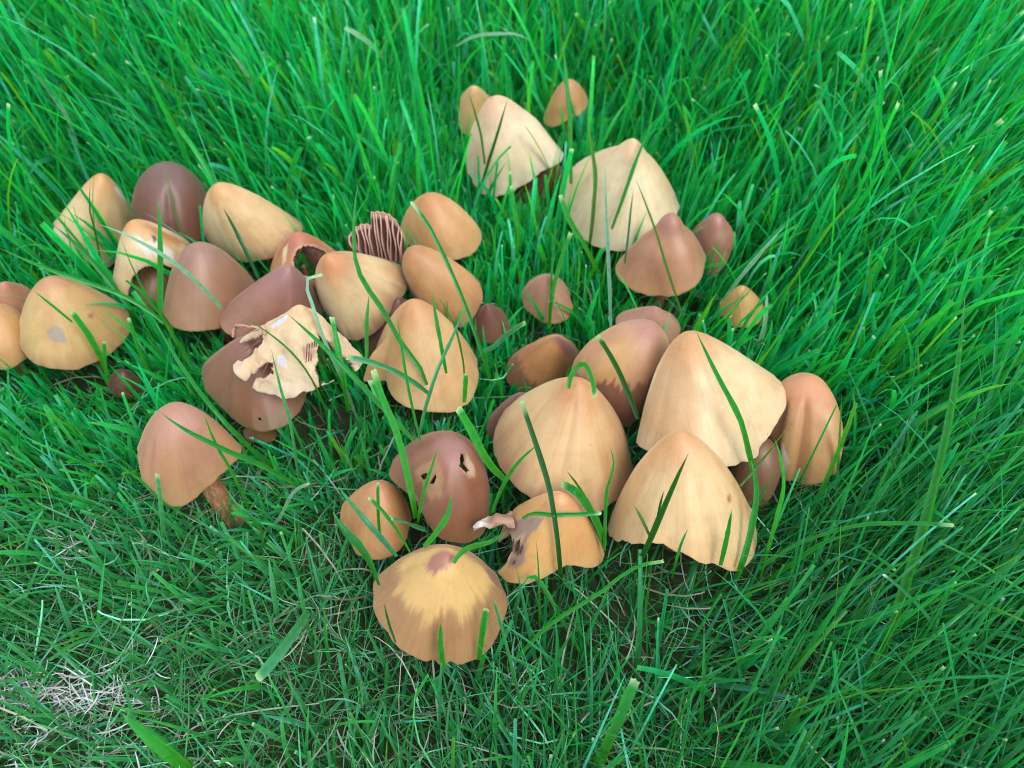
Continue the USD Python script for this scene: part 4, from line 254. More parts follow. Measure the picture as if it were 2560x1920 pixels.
for skin_name, skin_rough, skin_spec in (('cap_skin', .45, .38), ('moist_cap_skin', .42, .4)):
  mat(skin_name, {
    'tint': ('attribute', {'attribute': 'tint'}),
    'skin': ('attribute', {'attribute': 'skin'}),
    'fib': ('noise_texture', {'scale': 16.0, 'detail': 4, 'roughness': .6}),
    'geo': ('geometry', {}),
    'grain': ('noise_texture', {'scale': 1900.0, 'detail': 3, 'roughness': .65}),
    'blot': ('noise_texture', {'scale': 150.0, 'detail': 4, 'roughness': .6}),
    'fr': ('rgb_ramp', {'ramp': [(.25, (.86, .83, .80)), (.5, (1, 1, 1)), (.75, (1.06, 1.07, 1.08))]}),
    'br': ('rgb_ramp', {'ramp': [(.3, (.86, .82, .78)), (.5, (1, 1, 1)), (.72, (1.06, 1.07, 1.08))]}),
    'gr': ('rgb_ramp', {'ramp': [(.28, (.86, .84, .82)), (.5, (1, 1, 1)), (.7, (1.05, 1.05, 1.05))]}),
    'm1': ('mix', {'mix_type': 'multiply', 'fac': .65}),
    'm2': ('mix', {'mix_type': 'multiply', 'fac': .8}),
    'm3': ('mix', {'mix_type': 'multiply', 'fac': .7}),
    'dirt': ('voronoi_texture', {'scale': 260.0, 'randomness': 1.0}),
    'dr': ('rgb_ramp', {'ramp': [(0, (.35, .28, .22)), (.06, (.5, .42, .35)), (.10, (1, 1, 1))]}),
    'm4': ('mix', {'mix_type': 'multiply'}),
    'spread': ('noise_texture', {'scale': 75.0, 'detail': 2}),
    'sr': ('rgb_ramp', {'ramp': [(.52, (0, 0, 0)), (.66, (.8, .8, .8))]}),
    'b1': ('bump', {'strength': .17, 'distance': .0004}),
    'b2': ('bump', {'strength': .35, 'distance': .00035}),
    'p': ('principled_bsdf', {'roughness': skin_rough, 'specular_ior_level': skin_spec, 'subsurface_weight': .22, 'subsurface_scale': .0035, 'subsurface_radius': (1, .55, .3), 'sheen_weight': .05})},
    [('skin.vector', 'fib.vector'), ('geo.position', 'grain.vector'), ('geo.position', 'blot.vector'),
     ('fib.fac', 'fr.fac'), ('blot.fac', 'br.fac'), ('grain.fac', 'gr.fac'),
     ('tint.color', 'm1.color1'), ('fr.color', 'm1.color2'), ('m1.color', 'm2.color1'), ('br.color', 'm2.color2'), ('m2.color', 'm3.color1'), ('gr.color', 'm3.color2'), ('geo.position', 'dirt.vector'), ('dirt.distance', 'dr.fac'), ('m3.color', 'm4.color1'), ('dr.color', 'm4.color2'), ('geo.position', 'spread.vector'), ('spread.fac', 'sr.fac'), ('sr.color', 'm4.fac'), ('m4.color', 'p.base_color'),
     ('fib.fac', 'b1.height'), ('grain.fac', 'b2.height'), ('b1.normal', 'b2.normal'), ('b2.normal', 'p.normal')], 'p.BSDF')
mat('gill_flesh', {
    'geo': ('geometry', {}), 'n': ('noise_texture', {'scale': 500.0, 'detail': 3}),
    'r': ('rgb_ramp', {'ramp': [(.3, tuple(lin((70, 48, 42)))), (.7, tuple(lin((112, 84, 74))))]}),
    'p': ('principled_bsdf', {'roughness': .7, 'specular_ior_level': .25})},
    [('geo.position', 'n.vector'), ('n.fac', 'r.fac'), ('r.color', 'p.base_color')], 'p.BSDF')
mat('pale_gill', {
    'tint': ('attribute', {'attribute': 'tint'}),
    'p': ('principled_bsdf', {'roughness': .65, 'specular_ior_level': .3, 'subsurface_weight': .1, 'subsurface_scale': .001})},
    [('tint.color', 'p.base_color')], 'p.BSDF')
mat('stem_flesh', {
    'tc': ('geometry', {}), 'map': ('mapping', {'scale': (900, 900, 90)}),
    'n': ('noise_texture', {'scale': 1.0, 'detail': 4}),
    'r': ('rgb_ramp', {'ramp': [(.3, tuple(lin((84, 58, 40)))), (.55, tuple(lin((116, 82, 58)))), (.75, tuple(lin((146, 112, 82))))]}),
    'b': ('bump', {'strength': .4, 'distance': .0004}),
    'p': ('principled_bsdf', {'roughness': .6, 'specular_ior_level': .3, 'subsurface_weight': .1, 'subsurface_scale': .002})},
    [('tc.position', 'map.vector'), ('map.vector', 'n.vector'), ('n.fac', 'r.fac'), ('r.color', 'p.base_color'), ('n.fac', 'b.height'), ('b.normal', 'p.normal')], 'p.BSDF')


def leaf(name, rough, trans, spec):
    mat(name, {
        'tint': ('attribute', {'attribute': 'tint'}),
        'geo': ('geometry', {}), 'n': ('noise_texture', {'scale': 420.0, 'detail': 3}),
        'r': ('rgb_ramp', {'ramp': [(.3, (.78, .8, .75)), (.5, (1, 1, 1)), (.72, (1.12, 1.1, 1.1))]}),
        'm': ('mix', {'mix_type': 'multiply', 'fac': 1.0}),
        'b': ('bump', {'strength': .3, 'distance': .0003}),
        'tr': ('mix', {'mix_type': 'multiply', 'fac': 1.0, 'color2': (1.5, 1.7, .7)}),
        'p': ('principled_bsdf', {'roughness': rough, 'specular_ior_level': spec, 'specular_tint': (.45, 1, .9)}),
        't': ('translucent_bsdf', {}),
        'x': ('mix_closure', {'fac': trans})},
        [('geo.position', 'n.vector'), ('n.fac', 'r.fac'), ('tint.color', 'm.color1'), ('r.color', 'm.color2'), ('m.color', 'p.base_color'), ('n.fac', 'b.height'), ('b.normal', 'p.normal'),
         ('m.color', 'tr.color1'), ('tr.color', 't.color'), ('p.BSDF', 'x.closure1'), ('t.BSDF', 'x.closure2')], 'x.closure')


leaf('grass_leaf', .33, .48, .38)
leaf('dry_leaf', .6, .15, .3)
mat('soil', {
    'geo': ('geometry', {}), 'n': ('noise_texture', {'scale': 130.0, 'detail': 6, 'roughness': .65}), 'n2': ('noise_texture', {'scale': 6.0, 'detail': 3}),
    'r': ('rgb_ramp', {'ramp': [(.3, (.006, .005, .004)), (.55, (.018, .016, .010)), (.75, (.045, .038, .022))]}),
    'g': ('rgb_ramp', {'ramp': [(.35, (.010, .030, .008)), (.65, (.02, .055, .012))]}),
    'x': ('mix', {'fac': .45}), 'b': ('bump', {'strength': .8, 'distance': .004}),
    'p': ('principled_bsdf', {'roughness': .9, 'specular_ior_level': .2})},
    [('geo.position', 'n.vector'), ('geo.position', 'n2.vector'), ('n.fac', 'r.fac'), ('n2.fac', 'g.fac'), ('r.color', 'x.color1'), ('g.color', 'x.color2'), ('x.color', 'p.base_color'), ('n.fac', 'b.height'), ('b.normal', 'p.normal')], 'p.BSDF')


# ---------------------------------------------------------------- ground
def ground_z(x, y):
    return (meshkit.fbm(np.stack([x * 14, y * 14, np.zeros_like(x)], -1), 3, 5) - .5) * .012 - .004


def grid_axis():
    a = np.concatenate([np.linspace(-.9, .9, 181), np.geomspace(.93, 60, 40)])
    return np.unique(np.concatenate([a, -a[a > .9]]))


ax = grid_axis()
gx, gy = np.meshgrid(ax, ax + .4, indexing='ij')
gz = ground_z(gx, gy)
idx = np.arange(gx.size).reshape(gx.shape)
gf = np.stack([idx[:-1, :-1], idx[1:, :-1], idx[1:, 1:], idx[:-1, 1:]], -1).reshape(-1, 4)
tag(put('ground', (np.stack([gx, gy, gz], -1).reshape(-1, 3), gf), 'soil'), 'dark damp soil and moss under the lawn', 'ground', kind='structure')


# ---------------------------------------------------------------- mushrooms
def cap_frame(tx, ty):
    a = np.array([tx, ty, 1.0]); a /= np.linalg.norm(a)
    x = np.array([1, 0, 0]) - a * a[0]; x /= np.linalg.norm(x)
    return np.stack([x, np.cross(a, x), a])


def bell(s, k, m):
    e = np.sqrt(np.maximum(1 - (1 - s * m) ** 2, 1e-6)) / (1 if m >= 1 else math.sqrt(1 - (1 - m) ** 2))
    return (1 - k) * e + k * s


def cap_point(n, u, t, folds=(), rough=.035, wavy=.045):
    X, Y, Z, tx, ty, R, H, k, m, a2, b2, a3, b3, z2, w2 = CAPS[n]
    s = u ** 1.6
    h = 1 + (a2 * np.cos(2 * t) + b2 * np.sin(2 * t) + a3 * np.cos(3 * t) + b3 * np.sin(3 * t)) * u
    q = np.stack([np.cos(t) * u * 1.3, np.sin(t) * u * 1.3, np.full_like(u, n * 3.7)], -1)
    h = h + (meshkit.fbm(q * 1.8, 3, n) - .5) * rough * 2 * np.minimum(1, u * 3)
    rim = np.stack([np.cos(t) * 3.1, np.sin(t) * 3.1, np.full_like(u, n * 1.9)], -1)
    h = h + (meshkit.fbm(rim, 3, n + 50) - .5) * wavy * 2 * u ** 4
    for (deg, dep, wid, u0, u1) in folds:
        d = (t - math.radians(deg) + math.pi) % TAU - math.pi
        h = h + dep * np.exp(-(d / wid) ** 2) * sstep(u0, u0 + .25, u) * (1 - sstep(u1, u1 + .3, u))
    zz = s * (1 + (z2 * np.cos(2 * t) + w2 * np.sin(2 * t)) * u ** 2) + (meshkit.fbm(rim * 2.3, 3, n + 90) - .5) * .09 * u ** 6
    nip = LOOK[n][4].get('nip', 0)
    r = R * bell(s, k, m) * h * (1 - nip * np.exp(-((s - .24) / .16) ** 2))
    loc = np.stack([r * np.cos(t), r * np.sin(t), -H * zz], -1)
    return np.array([X, Y, Z]) + loc @ cap_frame(tx, ty)


def poly_distance(p, poly):
    """signed distance to a closed outline, positive inside"""
    a = np.asarray(poly, float); b = np.roll(a, -1, 0)
    best = np.full(len(p), 9.0); inside = np.zeros(len(p), bool)
    for (x0, y0), (x1, y1) in zip(a, b):
        e = np.array([x1 - x0, y1 - y0]); w = p - [x0, y0]
        f = np.clip((w @ e) / max(e @ e, 1e-12), 0, 1)
        best = np.minimum(best, np.hypot(*(w - f[:, None] * e).T))
        if y0 != y1:
            c = ((y0 > p[:, 1]) != (y1 > p[:, 1])) & (p[:, 0] < (x1 - x0) * (p[:, 1] - y0) / (y1 - y0) + x0)
            inside ^= c
    return np.where(inside, best, -best)


def clip_sheet(V, F, A, s):
    """keeps the part of a triangle sheet where s > 0; V points, A per-point values"""
    pos = s > 0
    cnt = pos[F].sum(1)
    keep = [F[cnt == 3]]
    V, A = list(V), list(A)
    cache = {}

    def cut(i, j):
        key = (min(i, j), max(i, j))
        if key not in cache:
            i, j = key
            w = s[i] / (s[i] - s[j])
            V.append(V[i] + (V[j] - V[i]) * w); A.append(A[i] + (A[j] - A[i]) * w)
            cache[key] = len(V) - 1
        return cache[key]

    new = []
    for f in F[(cnt > 0) & (cnt < 3)]:
        f = list(f)
        if pos[f].sum() == 1:
            while not pos[f[0]]:
                f = f[1:] + f[:1]
            new.append((f[0], cut(f[0], f[1]), cut(f[0], f[2])))
        else:
            while pos[f[0]]:
                f = f[1:] + f[:1]
            p, q = cut(f[0], f[1]), cut(f[0], f[2])
            new += [(p, f[1], f[2]), (p, f[2], q)]
    if new:
        keep.append(np.array(new))
    F = np.concatenate(keep); V = np.array(V); A = np.array(A)
    used, inv = np.unique(F, return_inverse=True)
    return V[used], inv.reshape(F.shape), A[used]


def vertex_normals(V, F):
    n = np.zeros_like(V); c = np.cross(V[F[:, 1]] - V[F[:, 0]], V[F[:, 2]] - V[F[:, 0]])
    for k in range(3):
        np.add.at(n, F[:, k], c)
    return n / np.maximum(np.linalg.norm(n, axis=1, keepdims=True), 1e-12)


def tube(path, radii, sides=14):
    path = np.asarray(path, float); radii = np.asarray(radii, float)
    d = np.gradient(path, axis=0); d /= np.linalg.norm(d, axis=1, keepdims=True)
    x = np.cross(d, [0.3, 1, .2]); x /= np.linalg.norm(x, axis=1, keepdims=True); y = np.cross(d, x)
    a = np.linspace(0, TAU, sides, endpoint=False)
    V = (path[:, None] + radii[:, None, None] * (np.cos(a)[None, :, None] * x[:, None] + np.sin(a)[None, :, None] * y[:, None])).reshape(-1, 3)
    F = []
    for i in range(len(path) - 1):
        for j in range(sides):
            F.append((i * sides + j, i * sides + (j + 1) % sides, (i + 1) * sides + (j + 1) % sides, (i + 1) * sides + j))
    V = np.vstack([V, path[:1], path[-1:]]); e = len(V)
    F3 = [(f[0], f[1], f[2]) for f in F] + [(f[0], f[2], f[3]) for f in F]
    for j in range(sides):
        F3.append((e - 2, (j + 1) % sides, j)); F3.append((e - 1, e - 2 - sides + j, e - 2 - sides + (j + 1) % sides))
    return V, np.array(F3)


def make_mushroom(n):
    main, apex, margin, label, opt = LOOK[n]
    folds = opt.get('folds', ())
    K = np.array([.50, .488, .33 + .165 * min(1, main[2] / 165)])
    X, Y, Z, tx, ty, R, H = CAPS[n][:7]
    root = UsdGeom.Xform.Define(stage, path_for('mushroom'))
    fr = cap_frame(tx, ty)
    C = np.array([X, Y, Z]) - fr[2] * H                       # middle of the rim
    base = np.array(opt.get('base', (C[0] - tx * .012, C[1] - ty * .012 + .011, 0.0)))
    base[2] = ground_z(base[:1], base[1:2])[0] - .004
    root.AddTranslateOp().Set(Gf.Vec3d(*map(float, base)))
    P = str(root.GetPath())
    tag(root.GetPrim(), label, 'mushroom')
    big = n in HOLES or n in (33, 34, 44)
    nu, nt = (84, 176) if big else ((56, 120) if R > .015 else (40, 88))
    uu, tt = np.meshgrid(np.linspace(.012, 1, nu) ** .9, np.linspace(0, TAU, nt, endpoint=False), indexing='ij')
    V = cap_point(n, uu, tt, folds, opt.get('rough', .035), opt.get('wavy', .045)).reshape(-1, 3)
    tip = np.array([[X, Y, Z]])
    i = np.arange(nu * nt).reshape(nu, nt); j = np.roll(i, -1, 1)
    F = np.concatenate([np.stack([i[:-1], i[1:], j[1:]], -1).reshape(-1, 3), np.stack([i[:-1], j[1:], j[:-1]], -1).reshape(-1, 3), np.stack([np.full(nt, nu * nt), i[0], j[0]], -1)])
    V = np.vstack([V, tip]); V[-1] = V[:nt].mean(0) + fr[2] * .00012
    A = np.stack([np.append(uu.ravel() * np.cos(tt.ravel()), 0), np.append(uu.ravel() * np.sin(tt.ravel()), 0)], 1)
    nz = lambda A, s, seed: meshkit.fbm(np.concatenate([A * s, np.full((len(A), 1), n * 2.3)], 1), 4, seed) - .5
    edge = np.full(len(V), 9.0)
    for poly in HOLES.get(n, ()):
        s = -(poly_distance(A, poly) + nz(A, 22, 3) * opt.get('jag', .09))
        A3 = np.concatenate([A, np.minimum(edge, s)[:, None]], 1)
        V, F, A3 = clip_sheet(V, F, A3, s)
        A, edge = A3[:, :2], A3[:, 2]
    u = np.hypot(*A.T); th = np.arctan2(A[:, 1], A[:, 0])
    # colours of the skin: darker disc, lavender sky sheen painted on brown caps, paler or darker margin, patches with a shape of their own
    wob = nz(A, 5, 7)
    fine = meshkit.fbm(np.stack([np.cos(th) * 22, np.sin(th) * 22, u * 3 + n], -1), 2, 13) - .5
    fibre = meshkit.fbm(np.stack([np.cos(th) * 14, np.sin(th) * 14, u * 1.5 + n], -1), 3, 9) - .5
    col = np.repeat(lin(main, K)[None], len(V), 0)
    fa = opt.get('disc', .34) + (.06 if main[1] > 150 else 0); apex = tuple(a * .75 + m * .25 for a, m in zip(apex, main)) if apex[2] > apex[1] * .95 else apex
    w = (1 - sstep(fa - .22, fa + .2, u + wob * .25))[:, None]
    col = col * (1 - w) + lin(apex, K) * w
    # skin dries unevenly in tan clouds and sectors; side shading also painted in tan
    cl = meshkit.fbm(np.concatenate([A * 1.7, np.full((len(A), 1), n * 1.37)], 1), 3, 21) - .5
    sec = meshkit.fbm(np.stack([np.cos(th) * 1.6 + n, np.sin(th) * 1.6, u * .35], -1), 3, 31) - .5
    cl = cl * .6 + sec * .8 * sstep(.05, .4, u)
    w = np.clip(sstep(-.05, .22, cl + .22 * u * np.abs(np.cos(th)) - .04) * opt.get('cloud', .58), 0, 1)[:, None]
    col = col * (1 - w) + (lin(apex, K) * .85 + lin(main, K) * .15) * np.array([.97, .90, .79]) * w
    w = sstep(opt.get('edge', .80), 1.02, u + wob * .22 + fibre * .18)[:, None] * opt.get('edge_amount', .85)
    col = col * (1 - w) + lin(margin, K) * w
    for poly, c, soft, jag in PATCHES.get(n, ()):
        d = poly_distance(A, poly) + (fibre * 1.2 + fine * 1.5) * jag * np.minimum(1, u * 2.5) + nz(A, 16, 4) * jag
        w = sstep(-soft * .5, soft * .5, d)[:, None]
        col = col * (1 - w) + lin(c, K) * w
    if n in HOLES and n not in (17, 42):
        w = (1 - sstep(.0, .07, edge + nz(A, 20, 8) * .05))[:, None] * .75
        col = col * (1 - w) + lin((214, 178, 150), K) * w
    if opt.get('fringe'):
        w = (sstep(.84, 1.04, u + fibre * .22))[:, None] * opt['fringe'] * .6
        col = col * (1 - w) + lin((140, 98, 80), K) * w
    if opt.get('crumple'):
        N = vertex_normals(V, F); N = N * np.sign(N[:, 2:].mean())
        V = V + N * ((meshkit.fbm(V * 115, 3, 17) - .5) * opt['crumple'] + np.exp(-(edge / .10) ** 2) * .0016 * (meshkit.fbm(V * 300, 2, 5) - .3))[:, None]
    N = vertex_normals(V, F)
    if N[:, 2].mean() < 0:
        F = F[:, ::-1]; N = -N
    th_ = opt.get('thick', .0011) * (1 - .55 * sstep(.85, 1, u))
    VI = V - N * th_[:, None]
    ed = np.sort(np.concatenate([F[:, [0, 1]], F[:, [1, 2]], F[:, [2, 0]]]), 1)
    und, cnt = np.unique(ed, axis=0, return_counts=True)
    bset = {tuple(e) for e in und[cnt == 1]}
    dire = np.concatenate([F[:, [0, 1]], F[:, [1, 2]], F[:, [2, 0]]])
    srt = np.sort(dire, 1)
    bd = np.array([tuple(e) in bset for e in srt])
    be = dire[bd]
    nv = len(V)
    Vall = np.vstack([V, VI]); Fall = [F, F[:, ::-1] + nv]
    # a rolled wall along the rim and along every tear, with points of its own
    bv, inv = np.unique(be, return_inverse=True); inv = inv.reshape(be.shape)
    mid = (V[bv] + VI[bv]) / 2 - fr[2] * .00012
    m0 = len(Vall); Vall = np.vstack([Vall, mid])
    q = m0 + inv
    Fall += [np.stack([be[:, 1], be[:, 0], q[:, 0]], 1), np.stack([be[:, 1], q[:, 0], q[:, 1]], 1), np.stack([q[:, 1], q[:, 0], be[:, 0] + nv], 1), np.stack([q[:, 1], be[:, 0] + nv, be[:, 1] + nv], 1)]
    inner = np.repeat(lin((78, 54, 44), .7)[None], nv, 0)
    wall = col[bv] * .5 + lin((225, 196, 165), K) * .5
    cc = np.vstack([col, inner, wall])
    sk = np.stack([np.cos(th) * 1.0, np.sin(th) * 1.0, u * .06 + n * .77], 1)
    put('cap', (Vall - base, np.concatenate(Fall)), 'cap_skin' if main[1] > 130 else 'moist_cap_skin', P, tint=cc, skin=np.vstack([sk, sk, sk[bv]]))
    # gills: a ring of thin plates under the cap
    if not opt.get('no_gills'):
        ng = 44; us = np.linspace(.4, .95, 7)
        top = np.stack([cap_point(n, us, np.full(7, a), folds, 0, 0) for a in np.linspace(0, TAU, ng, endpoint=False)])
        axis_pt = np.array([X, Y, Z]) - fr[2] * H * .35
        inward = (axis_pt - top); inward /= np.linalg.norm(inward, axis=-1, keepdims=True)
        g0 = top + inward * .0022; g1 = top + inward * (.0022 + R * np.sin(np.linspace(.5, 3.0, 7)) * .33)[None, :, None]
        GV = np.stack([g0, g1], 2).reshape(-1, 3); GF = []
        for g in range(ng):
            for k in range(6):
                a = (g * 7 + k) * 2
                GF.append((a, a + 1, a + 3, a + 2))
        put('gills', (GV - base, np.array(GF)), 'gill_flesh', P)
    # stem
    top = C + fr[2] * H * opt.get('stem_top', .62)
    ts = np.linspace(0, 1, 9)[:, None]
    ctl = (C + base) / 2 + np.array([0, 0, .1 * H]) + (C - base) * .15
    path = (1 - ts) ** 2 * base + 2 * ts * (1 - ts) * ctl + ts ** 2 * top
    rs = opt.get('stem', max(.0016, R * .13)); 
    put('stem', tube(path - base, rs * (1.25 - .35 * ts[:, 0])), 'stem_flesh', P)
    return P, base


LOOK = {
 1: ((232, 205, 155), (215, 165, 110), (240, 224, 188), 'pale flared cap with a white scar, left of the plum brown cap', dict(wavy=.05, rough=.03, folds=((-60, .06, .25, .4, 1), (-110, -.05, .2, .5, 1)), fringe=.5)),
 2: ((116, 74, 66), (112, 84, 94), (122, 80, 64), 'dark plum brown rounded cap at the back of the left cluster', dict(disc=.45, folds=((-72, -.10, .13, .3, 1.2), (-100, .04, .2, .3, 1)))),
 3: ((238, 212, 160), (216, 166, 110), (196, 160, 125), 'smooth cream cap leaning right beside the plum brown cap', dict(fringe=.7, disc=.3)),
 4: ((236, 210, 164), (214, 156, 100), (226, 196, 150), 'cream cap with a large arched opening broken out of its front', dict(disc=.25, fringe=.8)),
 5: ((140, 113, 90), (140, 112, 92), (150, 120, 96), 'small grey brown cap sheltered inside the arched opening', dict(no_gills=True)),
 6: ((160, 117, 94), (152, 117, 117), (168, 130, 100), 'taupe bell shaped cap right of the cap with the arched opening', dict(disc=.4)),
 7: ((164, 114, 101), (150, 110, 122), (172, 126, 102), 'mauve brown cap leaning left behind the torn pale cap', dict(disc=.5, folds=((-62, .05, .15, .2, 1),))),
 8: ((212, 152, 105), (186, 112, 96), (214, 160, 110), 'reddish broken cap with a dark hole in its side', dict(disc=.5, jag=.12, stem=.0012, stem_top=.05)),
 9: ((236, 206, 156), (206, 140, 90), (190, 150, 120), 'cream cap with tan top leaning right, in front of the gill fragment', dict(disc=.36, fringe=.9, folds=((-60, .03, .3, .4, 1),))),
 11: ((222, 180, 126), (200, 140, 92), (202, 168, 118), 'tan dome shaped cap right of the gill fragment', dict(disc=.34)),
 12: ((214, 170, 120), (194, 138, 92), (176, 130, 98), 'egg shaped tan cap lying right of the middle cream cap', dict(disc=.3)),
 13: ((112, 72, 64), (110, 72, 76), (112, 74, 60), 'small dark reddish cap low in the grass behind the egg shaped cap', {}),
 14: ((226, 184, 130), (206, 150, 100), (224, 188, 136), 'tan bell cap crossed by many grass blades in the middle of the photo', dict(disc=.36, folds=((195, .35, .16, .55, 1.3), (-50, .03, .3, .3, 1)))),
 15: ((112, 76, 64), (112, 76, 70), (112, 76, 60), 'narrow dark brown cap squeezed behind the grass crossed tan cap', {}),
 16: ((240, 212, 172), (226, 184, 144), (242, 220, 188), 'torn pale cap with ragged holes lying over a brown cap', dict(rough=.05, wavy=.08, jag=.13, stem=.0016, base=(CAPS[16][0] - .02, CAPS[16][1] + .03, 0), crumple=.0026, thick=.002, disc=.3, folds=((-120, -.06, .2, .3, 1),))),
 17: ((142, 97, 74), (150, 98, 108), (124, 91, 66), 'large brown cap with a pinhole under the torn pale cap', dict(disc=.4, jag=.01, wavy=.05, folds=((-125, -.05, .15, .2, .8),))),
 18: ((124, 84, 62), (124, 84, 66), (124, 84, 60), 'tiny brown cap under the lower rim of the pinholed brown cap', dict(no_gills=True)),
 19: ((190, 138, 105), (184, 136, 134), (192, 148, 106), 'lone smooth brown cap with its bare stem showing, front left', dict(disc=.45, stem=.0042, base=SPOTS['stem19'], folds=((-122, -.07, .1, .42, .75), (-80, .03, .3, .3, 1)))),
 20: ((218, 182, 122), (194, 144, 104), (206, 164, 114), 'big tan cap with a grey scar at the left edge of the cluster', dict(disc=.26, fringe=.7)),
 21: ((188, 134, 110), (190, 130, 115), (180, 124, 100), 'small pinkish brown cap cut by the left edge of the photo', dict(rough=.06)),
 22: ((216, 166, 112), (210, 160, 110), (214, 170, 120), 'tan cap half outside the left edge of the photo, beside the scarred cap', {}),
 23: ((84, 54, 42), (84, 54, 46), (84, 54, 40), 'tiny dark brown cap deep in the grass between scarred cap and lone brown cap', dict(no_gills=True)),
 24: ((226, 188, 134), (226, 188, 138), (220, 184, 132), 'small tan cap peeping out behind the crumpled pale back cap', {}),
 25: ((236, 214, 174), (226, 184, 146), (246, 234, 208), 'crumpled pale cap with a rolled edge at the back of the photo', dict(nip=0.07, wavy=.07, rough=.04, folds=((-20, .07, .2, .6, 1.2), (-110, -.03, .25, .3, 1), (5, -.08, .15, .6, 1.2)))),
 26: ((206, 156, 106), (200, 148, 112), (222, 182, 130), 'small tan cap with an uneven rim, farthest back of all', dict(wavy=.12, rough=.05, folds=((-85, -.18, .35, .6, 1.3),))),
 27: ((122, 87, 66), (122, 87, 66), (130, 96, 72), 'brown cap tucked under the crumpled pale back cap', {}),
 28: ((240, 220, 175), (228, 192, 146), (242, 226, 190), 'tall pale cream bell cap at the back right', dict(nip=0.13, disc=.24, wavy=.05, folds=((-70, -.035, .12, .45, 1.2), (-100, .02, .15, .4, 1.1), (165, .05, .25, .5, 1)))),
 29: ((186, 134, 104), (164, 116, 108), (198, 152, 116), 'pointed brown cap in front of the tall pale back cap', dict(nip=0.2, disc=.42)),
 30: ((178, 124, 110), (178, 126, 124), (172, 122, 104), 'mauve brown cap half hidden in grass behind the pointed brown cap', dict(nip=0.1, disc=.5)),
 31: ((186, 142, 116), (184, 134, 126), (184, 138, 108), 'small lone brown cap standing in the gap in the middle', dict(folds=((-40, -.08, .2, .4, 1),))),
 32: ((222, 176, 115), (220, 174, 115), (220, 170, 110), 'small tan cap behind grass blades right of the pointed brown cap', {}),
 33: ((208, 150, 98), (180, 120, 105), (150, 105, 85), 'small orange and brown patchy cap with a purple top left of the two toned cap', dict(disc=.2)),
 34: ((218, 171, 118), (172, 118, 128), (148, 102, 84), 'two toned cap with purple top and brown rim behind the ribbed cream cap', dict(disc=.22)),
 35: ((190, 140, 122), (176, 128, 128), (186, 138, 112), 'pinkish brown cap peeping out behind the purple topped two toned cap', {}),
 36: ((238, 208, 160), (212, 158, 108), (242, 214, 168), 'biggest cream cap, leaning right, in the right cluster', dict(disc=.32, folds=((-55, .05, .22, .55, 1.3), (-82, -.04, .15, .6, 1.3), (-110, .02, .3, .5, 1.2), (-10, .03, .3, .5, 1)))),
 37: ((204, 156, 108), (218, 152, 116), (196, 150, 110), 'folded orange tan cap with a pale split edge at the right end', dict(disc=.36, folds=((215, -.22, .20, .3, 1.3), (-70, .09, .25, .3, 1), (-108, -.15, .13, .2, 1.2), (-135, .08, .15, .3, 1.2)))),
 38: ((236, 199, 146), (219, 166, 114), (232, 188, 134), 'front cream bell cap with a wavy rim standing open over dark ground', dict(nip=0.03, disc=.32, wavy=.05, folds=((-68, -.05, .11, .3, 1), (-88, .035, .16, .35, 1.1), (-112, -.02, .16, .4, 1)))),
 39: ((128, 91, 72), (128, 91, 72), (128, 91, 72), 'shaded brown cap wedged between the biggest cream cap and the folded orange cap', {}),
 40: ((230, 190, 138), (206, 150, 100), (188, 142, 112), 'wide ribbed cream cap with a blade folded over its top', dict(disc=.32, edge=.78, folds=((-98, -.05, .07, .1, 1.2), (-84, .05, .14, .1, 1.2), (-118, .03, .2, .2, 1.1), (-55, -.03, .15, .3, 1.1)))),
 41: ((132, 92, 88), (132, 92, 104), (132, 92, 80), 'dark purplish cap behind the left shoulder of the ribbed cream cap', {}),
 42: ((140, 88, 68), (168, 122, 132), (146, 98, 76), 'glossy brown cap with two torn holes left of the ribbed cream cap', dict(disc=.22, jag=.05, folds=((-45, -.08, .2, .15, .8), (-130, -.09, .2, .15, .9), (-90, .06, .22, .1, 1.1)))),
 43: ((206, 150, 100), (204, 142, 112), (204, 154, 104), 'small egg shaped orange brown cap beside the holed brown cap', {}),
 44: ((184, 137, 99), (182, 134, 104), (190, 142, 102), 'two toned cap with a jagged yellow upper half, nearest of all', dict(nip=0.05, disc=.06, folds=((-76, -.055, .07, .5, 1.2), (-92, -.065, .08, .55, 1.3), (-84, .02, .06, .5, 1.3), (-130, .03, .3, .5, 1.2), (-45, .03, .25, .5, 1.2)))),
 45: ((220, 166, 106), (224, 162, 118), (226, 180, 126), 'torn orange cap with a ragged grey wound between the front caps', dict(disc=.3, jag=.06, thick=.0016)),
}
made = {}
for n in CAPS:
    made[n] = make_mushroom(n)

